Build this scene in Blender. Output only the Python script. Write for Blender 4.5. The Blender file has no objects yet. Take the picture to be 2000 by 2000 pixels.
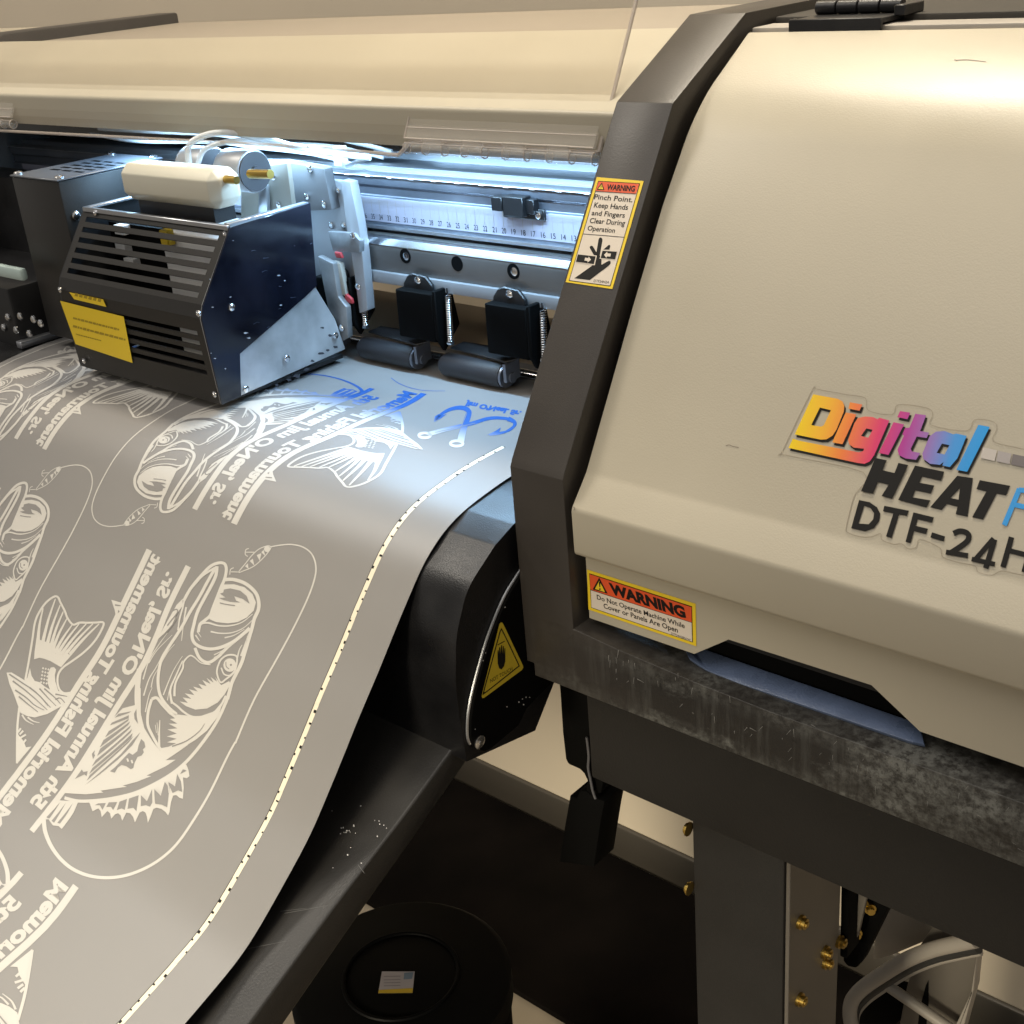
import bpy, bmesh, math, random
from mathutils import Vector, Matrix, geometry
random.seed(7)
S = bpy.context.scene
COL = S.collection
# ------------------------------------------------------------------ camera
# Works in centimetres: X along the printer, Y back towards the wall, Z up; the floor is at z = -106.
FOC = 2465.0
def ray0(px): return Vector((px[0]-1000.0, px[1]-1000.0, FOC))
EX = (-ray0((-2005, 122))).normalized()
DN = ray0((1470, 6300)); DN = (DN - EX*DN.dot(EX)).normalized()
EZ = -DN
EY = EZ.cross(EX)
R = Matrix((EX, EY, EZ))
CAM = Vector((46.683, -73.598, 21.589))
FLOOR = -106.0
def W(p): return Vector((p[0]*.01, p[1]*.01, (p[2]-FLOOR)*.01))
cam_d = bpy.data.cameras.new('camera'); cam = bpy.data.objects.new('camera', cam_d); COL.objects.link(cam)
cam_d.sensor_width = 36; cam_d.lens = FOC/2000*36; cam_d.clip_start = .01; cam_d.clip_end = 60
rt = R @ Vector((1, 0, 0)); up = R @ Vector((0, -1, 0)); bk = R @ Vector((0, 0, -1))
m = Matrix((rt, up, bk)).transposed().to_4x4(); m.translation = W(CAM); cam.matrix_world = m
S.camera = cam
# ------------------------------------------------------------------ light
wd = bpy.data.worlds.new('World'); S.world = wd; wd.use_nodes = True
bg = wd.node_tree.nodes['Background']; bg.inputs[0].default_value = (1.0, .94, .86, 1); bg.inputs[1].default_value = .27
S.view_settings.view_transform = 'Standard'; S.view_settings.look = 'None'
S.view_settings.exposure = .14; S.view_settings.gamma = 1; S.view_settings.use_curve_mapping = False
def area(name, loc, target, sx, sy, power, col):
    d = bpy.data.lights.new(name, 'AREA'); d.shape = 'RECTANGLE'; d.size = sx*.01; d.size_y = sy*.01
    d.energy = power; d.color = col
    o = bpy.data.objects.new(name, d); COL.objects.link(o)
    o.location = W(loc); v = W(target)-W(loc); o.rotation_euler = v.to_track_quat('-Z', 'Y').to_euler()
    return o
area('ceiling_lamp', (-22, 26, 148), (-22, 16, 0), 60, 24, 26, (1, .90, .73))
area('front_right_fill', (40, -120, 210), (0, -20, -20), 120, 120, 9, (1, .93, .84))  # added fill for the front faces, no actual fixture
area('front_left_fill', (-60, -190, 220), (-30, -30, -15), 110, 110, 9, (1, .96, .92))  # added unseen fill for the film, placed clear of the lid's reflection
area('left_wall_fill', (-230, -100, 260), (-60, 10, 5), 70, 70, 34, (1, .92, .80))  # added unseen fill that lifts the wall and cover on the left
area('led_light', (-34, -4.8, 8.0), (-34, -6.4, -12), 60, 1.2, 2.5, (.42, .70, 1))
area('beam_top_fill', (-29, 3.5, 9.5), (-29, 3.5, 0), 50, 1.0, .30, (.45, .72, 1))  # added fill inside the cover to brighten the beam top, no strip here
sd = bpy.data.lights.new('low_wall_fill', 'SPOT'); sd.energy = 285; sd.color = (1, .88, .66); sd.spot_size = math.radians(23); sd.spot_blend = .5; sd.shadow_soft_size = .3  # added unseen spot, cone kept narrow to brighten only the wall under the machine
so = bpy.data.objects.new('low_wall_fill', sd); COL.objects.link(so); so.location = W((0, -260, 22)); so.rotation_euler = (W((-22, 43, -92))-W((0, -260, 22))).to_track_quat('-Z', 'Y').to_euler()

# ------------------------------------------------------------------ un-projection on to known planes and extruded surfaces
def ray(px): return R @ ray0(px)
def un(px, axis, val):
    d = ray(px); t = (val-CAM[axis])/d[axis]; return CAM + d*t
def yz(px, x): p = un(px, 0, x); return (p.y, p.z)
class Ext:
    """surface made by sliding a (y,z) profile along X; u = x, v = length along the profile"""
    def __init__(s, prof):
        s.p = [Vector(q) for q in prof]; s.v = [0]
        for a, b in zip(s.p, s.p[1:]): s.v.append(s.v[-1]+(b-a).length)
    def un(s, px):
        d = ray(px); best = None
        for i, (a, b) in enumerate(zip(s.p, s.p[1:])):
            e = b-a; den = d.y*e.y - d.z*e.x
            if abs(den) < 1e-9: continue
            wy, wz = a.x-CAM.y, a.y-CAM.z
            t = (wy*e.y - wz*e.x)/den; k = (wy*d.z - wz*d.y)/den
            lo = -1e9 if i == 0 else -1e-4; hi = 1e9 if i == len(s.p)-2 else 1.0001
            if t > 0 and lo <= k <= hi and (best is None or t < best[0]):
                best = (t, Vector((CAM.x+d.x*t, s.v[i]+k*e.length)))
        return best[1]
    def at(s, u, v, h=0):
        i = 0
        while i < len(s.v)-2 and v > s.v[i+1]: i += 1
        a, b = s.p[i], s.p[i+1]; e = (b-a).normalized(); q = a+e*(v-s.v[i])
        n = Vector((e.y, -e.x))
        return Vector((u, q.x+n.x*h*s.side, q.y+n.y*h*s.side))
    side = 1
# ------------------------------------------------------------------ materials
def mat(name, col, rough=.5, metal=0, spec=.5, bump=None, coat=0, emis=None, trans=0, var=None, alpha=1):
    m = bpy.data.materials.new(name); m.use_nodes = True; nt = m.node_tree; b = nt.nodes['Principled BSDF']
    b.inputs['Base Color'].default_value = (*col, 1); b.inputs['Roughness'].default_value = rough
    b.inputs['Metallic'].default_value = metal; b.inputs['Specular IOR Level'].default_value = spec
    b.inputs['Coat Weight'].default_value = coat; b.inputs['Transmission Weight'].default_value = trans
    b.inputs['Alpha'].default_value = alpha
    if emis:
        b.inputs['Emission Color'].default_value = (*emis[0], 1); b.inputs['Emission Strength'].default_value = emis[1]
    tc = nt.nodes.new('ShaderNodeTexCoord')
    if var:   # soft mottling: amount, scale
        n = nt.nodes.new('ShaderNodeTexNoise'); n.inputs['Scale'].default_value = var[1]; n.inputs['Detail'].default_value = 5
        r = nt.nodes.new('ShaderNodeMapRange'); r.inputs[1].default_value = .3; r.inputs[2].default_value = .7
        r.inputs[3].default_value = 1-var[0]; r.inputs[4].default_value = 1+var[0]
        mx = nt.nodes.new('ShaderNodeMix'); mx.data_type = 'RGBA'; mx.blend_type = 'MULTIPLY'; mx.inputs[0].default_value = 1
        mx.inputs[6].default_value = (*col, 1)
        nt.links.new(tc.outputs['Object'], n.inputs['Vector']); nt.links.new(n.outputs['Fac'], r.inputs[0])
        nt.links.new(r.outputs[0], mx.inputs[7]); nt.links.new(mx.outputs[2], b.inputs['Base Color'])
        n2 = nt.nodes.new('ShaderNodeMapRange'); n2.inputs[1].default_value = .3; n2.inputs[2].default_value = .7
        n2.inputs[3].default_value = rough-.06; n2.inputs[4].default_value = rough+.08
        nt.links.new(n.outputs['Fac'], n2.inputs[0]); nt.links.new(n2.outputs[0], b.inputs['Roughness'])
    if bump:  # strength, scale
        n = nt.nodes.new('ShaderNodeTexNoise'); n.inputs['Scale'].default_value = bump[1]; n.inputs['Detail'].default_value = 2
        bp = nt.nodes.new('ShaderNodeBump'); bp.inputs['Strength'].default_value = bump[0]; bp.inputs['Distance'].default_value = .001
        nt.links.new(tc.outputs['Object'], n.inputs['Vector']); nt.links.new(n.outputs['Fac'], bp.inputs['Height'])
        nt.links.new(bp.outputs[0], b.inputs['Normal'])
    return m
BEIGE = mat('beige_powder_coat', (.425, .385, .30), .36, spec=.5, bump=(.07, 900), var=(.02, 9))
GREYTOP = mat('grey_top_panel', (.05, .046, .04), .5, spec=.2, bump=(.15, 420))
FRAME = mat('dark_brown_plastic', (.036, .031, .027), .38, spec=.45, bump=(.08, 1000), var=(.12, 14))
BLACKP = mat('black_steel', (.010, .010, .011), .38, spec=.5, bump=(.12, 900), var=(.25, 25))
PLATEN = mat('black_heater_plate', (.006, .006, .007), .33, spec=.5, bump=(.2, 1200), var=(.25, 30))
APRON = mat('worn_dark_grey_plate', (.022, .021, .020), .34, spec=.5, bump=(.12, 700), var=(.25, 18))
DKGREY = mat('dark_grey_steel', (.017, .016, .015), .5, spec=.3, bump=(.15, 700), var=(.12, 12))
MATBLK = mat('matt_black', (.003, .003, .003), .7, spec=.05)
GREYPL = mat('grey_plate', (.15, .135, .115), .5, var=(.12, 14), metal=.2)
GREYPC = mat('pale_grey_plastic', (.36, .33, .29), .5, var=(.1, 14))
ALU = mat('brushed_aluminium', (.52, .54, .58), .30, metal=.9)
ALUD = mat('dark_anodised', (.19, .205, .24), .34, metal=.65, var=(.25, 20))
RAIL = mat('grey_rail_steel', (.15, .145, .14), .38, metal=.6, var=(.15, 12))
SILVER = mat('silver_painted_metal', (.36, .37, .39), .4, metal=.35, var=(.08, 15))
STAIN = mat('stained_steel', (.45, .46, .47), .33, metal=.5, var=(.35, 22))
CHROME = mat('chrome', (.75, .76, .78), .18, metal=1)
BRASS = mat('brass', (.55, .38, .10), .3, metal=1)
IVORY = mat('ivory_plastic', (.56, .54, .45), .4)
WHITEP = mat('white_plastic', (.7, .7, .7), .4)
RED = mat('red_plastic', (.35, .03, .035), .5)
YELLOW = mat('yellow_sticker', (.80, .57, .02), .4)
YTRI = mat('deep_yellow_sticker', (.62, .46, .03), .4)
ORANGE = mat('orange_red_sticker', (.72, .09, .02), .4)
CREAM = mat('off_white_sticker', (.70, .62, .52), .4)
INK = mat('black_ink', (.008, .007, .006), .5, spec=.25)
BLUEINK = mat('sky_blue_ink', (.03, .30, .72), .4)
LINEG = mat('sticker_edge', (.31, .27, .21), .4)
WHITEMARK = mat('white_marking', (.72, .72, .72), .5)
RULER = mat('lavender_white_tape', (.33, .32, .38), .35)
TAN = mat('tan_guide_plate', (.55, .42, .28), .5)
WALL = mat('tan_wall_paint', (.66, .58, .46), .75, bump=(.08, 500), var=(.02, 5))
BASEB = mat('brown_grey_vinyl', (.052, .045, .036), .55)
FLOORM = mat('beige_floor', (.40, .34, .26), .5, var=(.06, 8))
RUBBER = mat('black_mottled_rubber', (.004, .003, .0025), .85, spec=.06, var=(.5, 10))
LED = mat('led_diode', (.9, .95, 1), .4, emis=((.72, .88, 1), 2.5))
BLUEFILM = mat('blue_protective_film', (.10, .135, .225), .28, bump=(.25, 900), var=(.12, 60))
def glassmat():
    m = bpy.data.materials.new('clear_acrylic'); m.use_nodes = True; nt = m.node_tree
    for n in list(nt.nodes): nt.nodes.remove(n)
    o = nt.nodes.new('ShaderNodeOutputMaterial'); t = nt.nodes.new('ShaderNodeBsdfTransparent'); g = nt.nodes.new('ShaderNodeBsdfGlossy')
    t.inputs[0].default_value = (.955, .945, .93, 1); g.inputs['Roughness'].default_value = .06; g.inputs[0].default_value = (1, .96, .9, 1)
    f = nt.nodes.new('ShaderNodeFresnel'); f.inputs[0].default_value = 1.45; mx = nt.nodes.new('ShaderNodeMixShader')
    gb = nt.nodes.new('ShaderNodeNewGeometry'); mm = nt.nodes.new('ShaderNodeMath'); mm.operation = 'SUBTRACT'; mm.use_clamp = True
    nt.links.new(f.outputs[0], mm.inputs[0]); nt.links.new(gb.outputs['Backfacing'], mm.inputs[1]); nt.links.new(mm.outputs[0], mx.inputs[0]); nt.links.new(t.outputs[0], mx.inputs[1]); nt.links.new(g.outputs[0], mx.inputs[2])
    nt.links.new(mx.outputs[0], o.inputs[0]); return m
ACRYL = glassmat()
ACEDGE = mat('frosted_acrylic_edge', (.60, .53, .47), .35, alpha=.6)
ACHINGE = mat('clear_hinge_plastic', (.85, .80, .72), .15, alpha=.17)
def film_mats():
    f = bpy.data.materials.new('matt_pet_film'); f.use_nodes = True; b = f.node_tree.nodes['Principled BSDF']
    b.inputs['Base Color'].default_value = (.215, .208, .202, 1); b.inputs['Roughness'].default_value = .40
    b.inputs['Specular IOR Level'].default_value = .42
    nt = f.node_tree; tc = nt.nodes.new('ShaderNodeTexCoord'); mp = nt.nodes.new('ShaderNodeMapping'); mp.inputs['Scale'].default_value = (1.2, 7, 7)
    n = nt.nodes.new('ShaderNodeTexNoise'); n.inputs['Scale'].default_value = 3; n.inputs['Detail'].default_value = 1
    bp = nt.nodes.new('ShaderNodeBump'); bp.inputs['Strength'].default_value = .1; bp.inputs['Distance'].default_value = .004
    nt.links.new(tc.outputs['Object'], mp.inputs[0]); nt.links.new(mp.outputs[0], n.inputs[0]); nt.links.new(n.outputs['Fac'], bp.inputs['Height'])
    nt.links.new(bp.outputs[0], b.inputs['Normal'])
    # ink: the white layer is printed over the blue one, so the newest strip nearest the rollers is still blue
    k = bpy.data.materials.new('printed_ink'); k.use_nodes = True; nt = k.node_tree; b = nt.nodes['Principled BSDF']
    b.inputs['Roughness'].default_value = .5
    g = nt.nodes.new('ShaderNodeNewGeometry'); sp = nt.nodes.new('ShaderNodeSeparateXYZ'); mr = nt.nodes.new('ShaderNodeMapRange')
    mr.inputs[1].default_value = INK_Y0*.01; mr.inputs[2].default_value = INK_Y1*.01
    rp = nt.nodes.new('ShaderNodeValToRGB'); e = rp.color_ramp.elements
    e[0].position = 0; e[0].color = (.49, .475, .445, 1); e[1].position = 1; e[1].color = (.008, .07, .27, 1)
    nt.links.new(g.outputs['Position'], sp.inputs[0]); nt.links.new(sp.outputs[1], mr.inputs[0]); nt.links.new(mr.outputs[0], rp.inputs[0])
    nt.links.new(rp.outputs[0], b.inputs['Base Color'])
    return f, k
# ------------------------------------------------------------------ mesh helpers
def finish(bm, smooth=40):
    bmesh.ops.recalc_face_normals(bm, faces=bm.faces[:])
    for f in bm.faces: f.smooth = True
    for e in bm.edges:
        if len(e.link_faces) == 2: e.smooth = e.calc_face_angle(0) < math.radians(smooth)
def put(name, bm, m, parent=None, smooth=40, recalc=True):
    """link a bmesh (in cm) as ONE object; origin at its middle bottom"""
    if recalc: finish(bm, smooth)
    for v in bm.verts: v.co = W(v.co)
    lo = Vector([min(v.co[i] for v in bm.verts) for i in range(3)]); hi = Vector([max(v.co[i] for v in bm.verts) for i in range(3)])
    org = Vector(((lo.x+hi.x)/2, (lo.y+hi.y)/2, lo.z))
    for v in bm.verts: v.co -= org
    me = bpy.data.meshes.new(name); bm.to_mesh(me); bm.free()
    for q in (m if isinstance(m, (list, tuple)) else [m]): me.materials.append(q)
    o = bpy.data.objects.new(name, me); COL.objects.link(o); o.location = org
    if parent:
        o.parent = parent; o.matrix_parent_inverse = Matrix.Translation(-world_loc(parent))
    return o
def world_loc(o):
    v = o.location.copy(); p = o.parent
    if p: v = world_loc(p) + o.matrix_parent_inverse.translation + v
    return v
def thing(name, label, cat, loc=(0, 0, FLOOR), group=None):
    o = bpy.data.objects.new(name, None); COL.objects.link(o); o.location = W(loc); o.empty_display_size = .05
    o['label'] = label; o['category'] = cat
    if group: o['group'] = group
    return o
def tag(o, label=None, cat=None, group=None, kind=None):
    for k, v in (('label', label), ('category', cat), ('group', group), ('kind', kind)):
        if v: o[k] = v
    return o
NB = bmesh.new
def poly_prism(bm, pts, off):
    """pts: 3-D polygon, extruded by the vector off"""
    off = Vector(off); a = [bm.verts.new(Vector(p)) for p in pts]; b = [bm.verts.new(Vector(p)+off) for p in pts]
    f = [bm.faces.new(a), bm.faces.new(b[::-1])]
    n = len(pts)
    for i in range(n): f.append(bm.faces.new((a[i], b[i], b[(i+1) % n], a[(i+1) % n])))
    return f
def prism_x(bm, prof, x0, x1): return poly_prism(bm, [(x0, y, z) for y, z in prof], (x1-x0, 0, 0))
def box(bm, x0, x1, y0, y1, z0, z1): return poly_prism(bm, [(x0, y0, z0), (x1, y0, z0), (x1, y1, z0), (x0, y1, z0)], (0, 0, z1-z0))
def bevel(bm, w, seg=2, ang=25):
    bmesh.ops.recalc_face_normals(bm, faces=bm.faces[:])
    es = [e for e in bm.edges if len(e.link_faces) == 2 and e.calc_face_angle(0) > math.radians(ang)]
    bmesh.ops.bevel(bm, geom=es, offset=w, segments=seg, profile=.5, affect='EDGES', clamp_overlap=True)
def tube(bm, path, r, seg=10, cap=True):
    path = [Vector(p) for p in path]; rings = []; prev = None
    for i, p in enumerate(path):
        d = (path[min(i+1, len(path)-1)]-path[max(i-1, 0)]).normalized()
        if prev is None:
            a = d.orthogonal().normalized()
        else:
            a = (prev - d*prev.dot(d)).normalized()
        prev = a; b = d.cross(a); rr = r[i] if isinstance(r, (list, tuple)) else r
        rings.append([bm.verts.new(p+a*math.cos(t)*rr+b*math.sin(t)*rr) for t in [2*math.pi*k/seg for k in range(seg)]])
    for q, w in zip(rings, rings[1:]):
        for k in range(seg): bm.faces.new((q[k], q[(k+1) % seg], w[(k+1) % seg], w[k]))
    if cap: bm.faces.new(rings[0][::-1]); bm.faces.new(rings[-1])
def cyl(bm, p0, p1, r, seg=16): tube(bm, [p0, p1], r, seg)
def screw(bm, p, n, r=.32, h=.2):
    p = Vector(p); n = Vector(n).normalized()
    tube(bm, [p, p+n*h*.6, p+n*h], [r, r, r*.7], 12)
    tube(bm, [p+n*h*1.0, p+n*(h+.03)], r*.35, 6)
def smoothpath(pts, n=8):
    P = [Vector(p) for p in pts]; out = []
    for i in range(len(P)-1):
        a, b, c, d = P[max(i-1, 0)], P[i], P[i+1], P[min(i+2, len(P)-1)]
        for k in range(n):
            t = k/n
            out.append(.5*((2*b)+(c-a)*t+(2*a-5*b+4*c-d)*t*t+(3*b-a-3*c+d)*t**3))
    out.append(P[-1]); return out
def sheet_x(bm, prof, x0, x1, th, nx=1):
    """a sheet following a (y,z) profile, thickness th to the lower/back side"""
    pr = [Vector(p) for p in prof]; low = []
    for i, p in enumerate(pr):
        d = (pr[min(i+1, len(pr)-1)]-pr[max(i-1, 0)]).normalized(); n = Vector((-d.y, d.x))
        if n.y > 0 or (abs(n.y) < 1e-6 and n.x < 0): n = -n
        low.append(p+n*th)
    prism_x(bm, [tuple(p) for p in pr]+[tuple(p) for p in low[::-1]], x0, x1)
def applied(bms, bev, seg=3, ang=30, op='UNION'):
    """boolean of solid bmeshes + bevel, applied to one bmesh (cm)"""
    obs = []
    for b in bms:
        bmesh.ops.recalc_face_normals(b, faces=b.faces[:]); me = bpy.data.meshes.new('tmp'); b.to_mesh(me); b.free()
        o = bpy.data.objects.new('tmp', me); COL.objects.link(o); obs.append(o)
    for o in obs[1:]:
        md = obs[0].modifiers.new('b', 'BOOLEAN'); md.operation = op; md.object = o; md.solver = 'EXACT'
    if bev:
        md = obs[0].modifiers.new('v', 'BEVEL'); md.width = bev; md.segments = seg; md.limit_method = 'ANGLE'; md.angle_limit = math.radians(ang)
        md.miter_outer = 'MITER_ARC'
    dg = bpy.context.evaluated_depsgraph_get(); me = bpy.data.meshes.new_from_object(obs[0].evaluated_get(dg))
    bm = NB(); bm.from_mesh(me)
    for o in obs: q = o.data; bpy.data.objects.remove(o); bpy.data.meshes.remove(q)
    bpy.data.meshes.remove(me); return bm
# ---- lettering
_tc = {}
def glyphs(s, bold):
    if (s, bold) not in _tc:
        cu = bpy.data.curves.new('t', 'FONT'); cu.body = s; cu.size = 1; cu.offset = bold; cu.resolution_u = 3
        o = bpy.data.objects.new('t', cu); COL.objects.link(o)
        dg = bpy.context.evaluated_depsgraph_get(); dg.update(); me = bpy.data.meshes.new_from_object(o.evaluated_get(dg))
        vs = [(v.co.x, v.co.y) for v in me.vertices]; fs = [tuple(p.vertices) for p in me.polygons]
        bpy.data.objects.remove(o); bpy.data.curves.remove(cu); bpy.data.meshes.remove(me)
        _tc[(s, bold)] = (vs, fs)
    return _tc[(s, bold)]
class Decal:
    """flat ink laid on a surface. px(p) maps drawing coordinates to the surface's (u,v)"""
    def __init__(s, surf, off=(0, 0), sc=1, uv=None, cut=None):
        s.surf, s.off, s.sc, s.uvf, s.cut = surf, off, sc, uv, cut; s.parts = []; s.mats = []
    def uv(s, p):
        q = s.surf.un((s.off[0]+p[0]*s.sc, s.off[1]+p[1]*s.sc))
        return s.uvf(q) if s.uvf else q
    def mi(s, m):
        if m not in s.mats: s.mats.append(m)
        return s.mats.index(m)
    def poly(s, pts, m, h=.02, holes=()):
        loops = [[s.uv(p).to_3d() for p in L] for L in [pts]+list(holes)]
        fl = [v for L in loops for v in L]
        s.parts.append(([(v.x, v.y) for v in fl], [tuple(t) for t in geometry.tessellate_polygon(loops)], s.mi(m), h))
    def stroke(s, pts, w, m, h=.02, smooth=0, closed=False, taper=None):
        P = [Vector(p).to_3d() for p in pts]
        if closed: P.append(P[0].copy())
        if smooth: P = smoothpath(P, smooth)
        n = len(P); vs = []
        for i, p in enumerate(P):
            d = (P[min(i+1, n-1)]-P[max(i-1, 0)])
            if closed and i in (0, n-1): d = P[1]-P[n-2]
            d.normalize(); nn = Vector((-d.y, d.x, 0)); t = i/(n-1)
            ww = w if taper is None else w*(1-t)+taper*t
            for k in (-.5, .5): q = s.uv(p+nn*ww*k); vs.append((q.x, q.y))
        s.parts.append((vs, [(2*i, 2*i+2, 2*i+3, 2*i+1) for i in range(n-1)], s.mi(m), h))
    def text(s, t, p0, p1, pup, m, h=.02, bold=.012):
        vs, fs = glyphs(t, bold); a, b, c = s.uv(p0), s.uv(p1), s.uv(pup)
        xs = [v[0] for v in vs]; x0, x1 = min(xs), max(xs); cap = .70
        out = [a+(b-a)*((x-x0)/(x1-x0))+(c-a)*(y/cap) for x, y in vs]
        s.parts.append(([(q.x, q.y) for q in out], fs, s.mi(m), h))
    def textpath(s, t, path, h0, h1, m, h=.02, bold=.02, gap=0.0, above=False):
        """mirrored lettering standing on a drawn line; h0, h1: letter height at its two ends"""
        vs, fs = glyphs(t, bold); P = smoothpath([Vector(p).to_3d() for p in path], 6); n = len(P); base = []; top = []
        for i, p in enumerate(P):
            d = (P[min(i+1, n-1)]-P[max(i-1, 0)]).normalized(); nn = Vector((-d.y, d.x, 0)); hh = h0+(h1-h0)*i/(n-1)
            b = p+nn*(gap if not above else gap-hh); base.append(s.uv(b)); top.append(s.uv(b+nn*hh))
        L = [0]
        for a, b in zip(base, base[1:]): L.append(L[-1]+(b-a).length)
        xs = [v[0] for v in vs]; x0, x1 = min(xs), max(xs); out = []
        for x, y in vs:
            q = (x-x0)/(x1-x0)*L[-1]; i = 0
            while i < n-2 and q > L[i+1]: i += 1
            k = (q-L[i])/(L[i+1]-L[i]); b = base[i].lerp(base[i+1], k); tt = top[i].lerp(top[i+1], k); out.append(b+(tt-b)*(y/.72))
        s.parts.append(([(q.x, q.y) for q in out], fs, s.mi(m), h))
    def build(s, name, parent, cut=None):
        bm = NB()
        for ip, (vs, fs, mi, h) in enumerate(s.parts):
            if len(s.parts) > 40: h += (ip % 12)*.0011     # overlapping strokes never share one plane
            b2 = NB(); V = [b2.verts.new((x, y, h)) for x, y in vs]
            for f in fs:
                try: b2.faces.new([V[i] for i in f]).material_index = mi
                except ValueError: pass
            if cut:                                   # cut where the surface bends, so the ink follows it exactly
                ys = [v[1] for v in vs]; y0, y1 = min(ys), max(ys)
                for y in cut:
                    if y0 < y < y1: bmesh.ops.bisect_plane(b2, geom=b2.verts[:]+b2.edges[:]+b2.faces[:], plane_co=(0, y, 0), plane_no=(0, 1, 0))
            me = bpy.data.meshes.new('t'); b2.to_mesh(me); b2.free(); bm.from_mesh(me); bpy.data.meshes.remove(me)
        for v in bm.verts: v.co = s.surf.at(v.co.x, v.co.y, v.co.z)
        for f in bm.faces:
            f.normal_update()
            if f.normal.dot(CAM-f.calc_center_median()) < 0: f.normal_flip()
            f.smooth = True
        return put(name, bm, s.mats, parent, recalc=False)
class PlaneX:
    def __init__(s, x): s.x = x
    def un(s, px): p = un(px, 0, s.x); return Vector((p.y, p.z))
    def at(s, u, v, h=0): return Vector((s.x+h, u, v))
class PlaneY:
    def __init__(s, y): s.y = y
    def un(s, px): p = un(px, 1, s.y); return Vector((p.x, p.z))
    def at(s, u, v, h=0): return Vector((u, s.y-h, v))
class PlaneZ:
    def __init__(s, z): s.z = z
    def un(s, px): p = un(px, 2, s.z); return Vector((p.x, p.y))
    def at(s, u, v, h=0): return Vector((u, v, s.z+h))
# ================================================================== SETTING
WALLY = un((1350, 1742), 2, FLOOR).y
bm = NB(); box(bm, -700, 500, -500, WALLY+20, FLOOR-20, FLOOR); put('floor', bm, FLOORM)['kind'] = 'structure'
bm = NB(); box(bm, -700, 500, WALLY, WALLY+15, FLOOR, 190); put('wall', bm, WALL)['kind'] = 'structure'
bm = NB(); box(bm, -700, 500, WALLY-.8, WALLY, FLOOR, un((1350, 1672.2), 1, WALLY).z); bevel(bm, .3)
put('baseboard', bm, BASEB)['kind'] = 'structure'
MATY = un((1000, 1940), 2, FLOOR).y
bm = NB(); box(bm, -150, 40, MATY, WALLY-1.2, FLOOR, FLOOR+1.2); bevel(bm, .4)
tag(put('floor_mat', bm, RUBBER), 'black mottled rubber mat on the floor against the grey baseboard', 'floor mat')
# ================================================================== PRINTER
printer = thing('wide_format_printer', 'beige and dark brown wide film printer with open clear lid on a steel stand', 'printer', (-30, -5, FLOOR))
XF = -2.5                                          # left face of the dark side frame
FP = [yz(p, XF) for p in [(1347, 28), (1204, 199), (1170, 300), (1084, 600), (1000, 894), (996, 911)]]
YF = FP[-1][0]; FP[-1] = (YF, FP[-1][1])
XFR = un((1099, 935), 1, YF).x
ZB = un((1029, 1290), 1, YF).z
line_a, line_b = Vector(FP[1]), Vector(FP[4])
front = [FP[0], FP[1], FP[4], FP[5], (YF, ZB)]
inner = [(YF+5.5, ZB), (YF+5.5, FP[5][1]+1.5), (FP[1][0]+5.2, FP[1][1]-2.2), (FP[0][0]+3, FP[0][1]-4), (26, 10.8)]
b1 = NB(); prism_x(b1, [(26, 15.5)]+front+inner, XF, XFR)
ZT = -19.95
zb1 = un((1300, 1406), 1, YF).z-.5
b2 = NB(); poly_prism(b2, [(XF+.6, YF, -19.1), (XFR+.3, YF, -19.1), (5, YF, -19.4), (11, YF, -19.8), (16, YF, ZT), (38, YF, ZT), (38, YF, zb1), (XF+.6, YF, zb1)], (0, 6, 0))
b3 = NB(); prism_x(b3, [(YF+.9, zb1+.5), (YF+.9, zb1-.7), (YF+6, zb1-.7), (YF+6, zb1+.5)], XF+.8, 37.9)
fb = applied([b1, b2, b3], .42, 3, 24)
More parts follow.
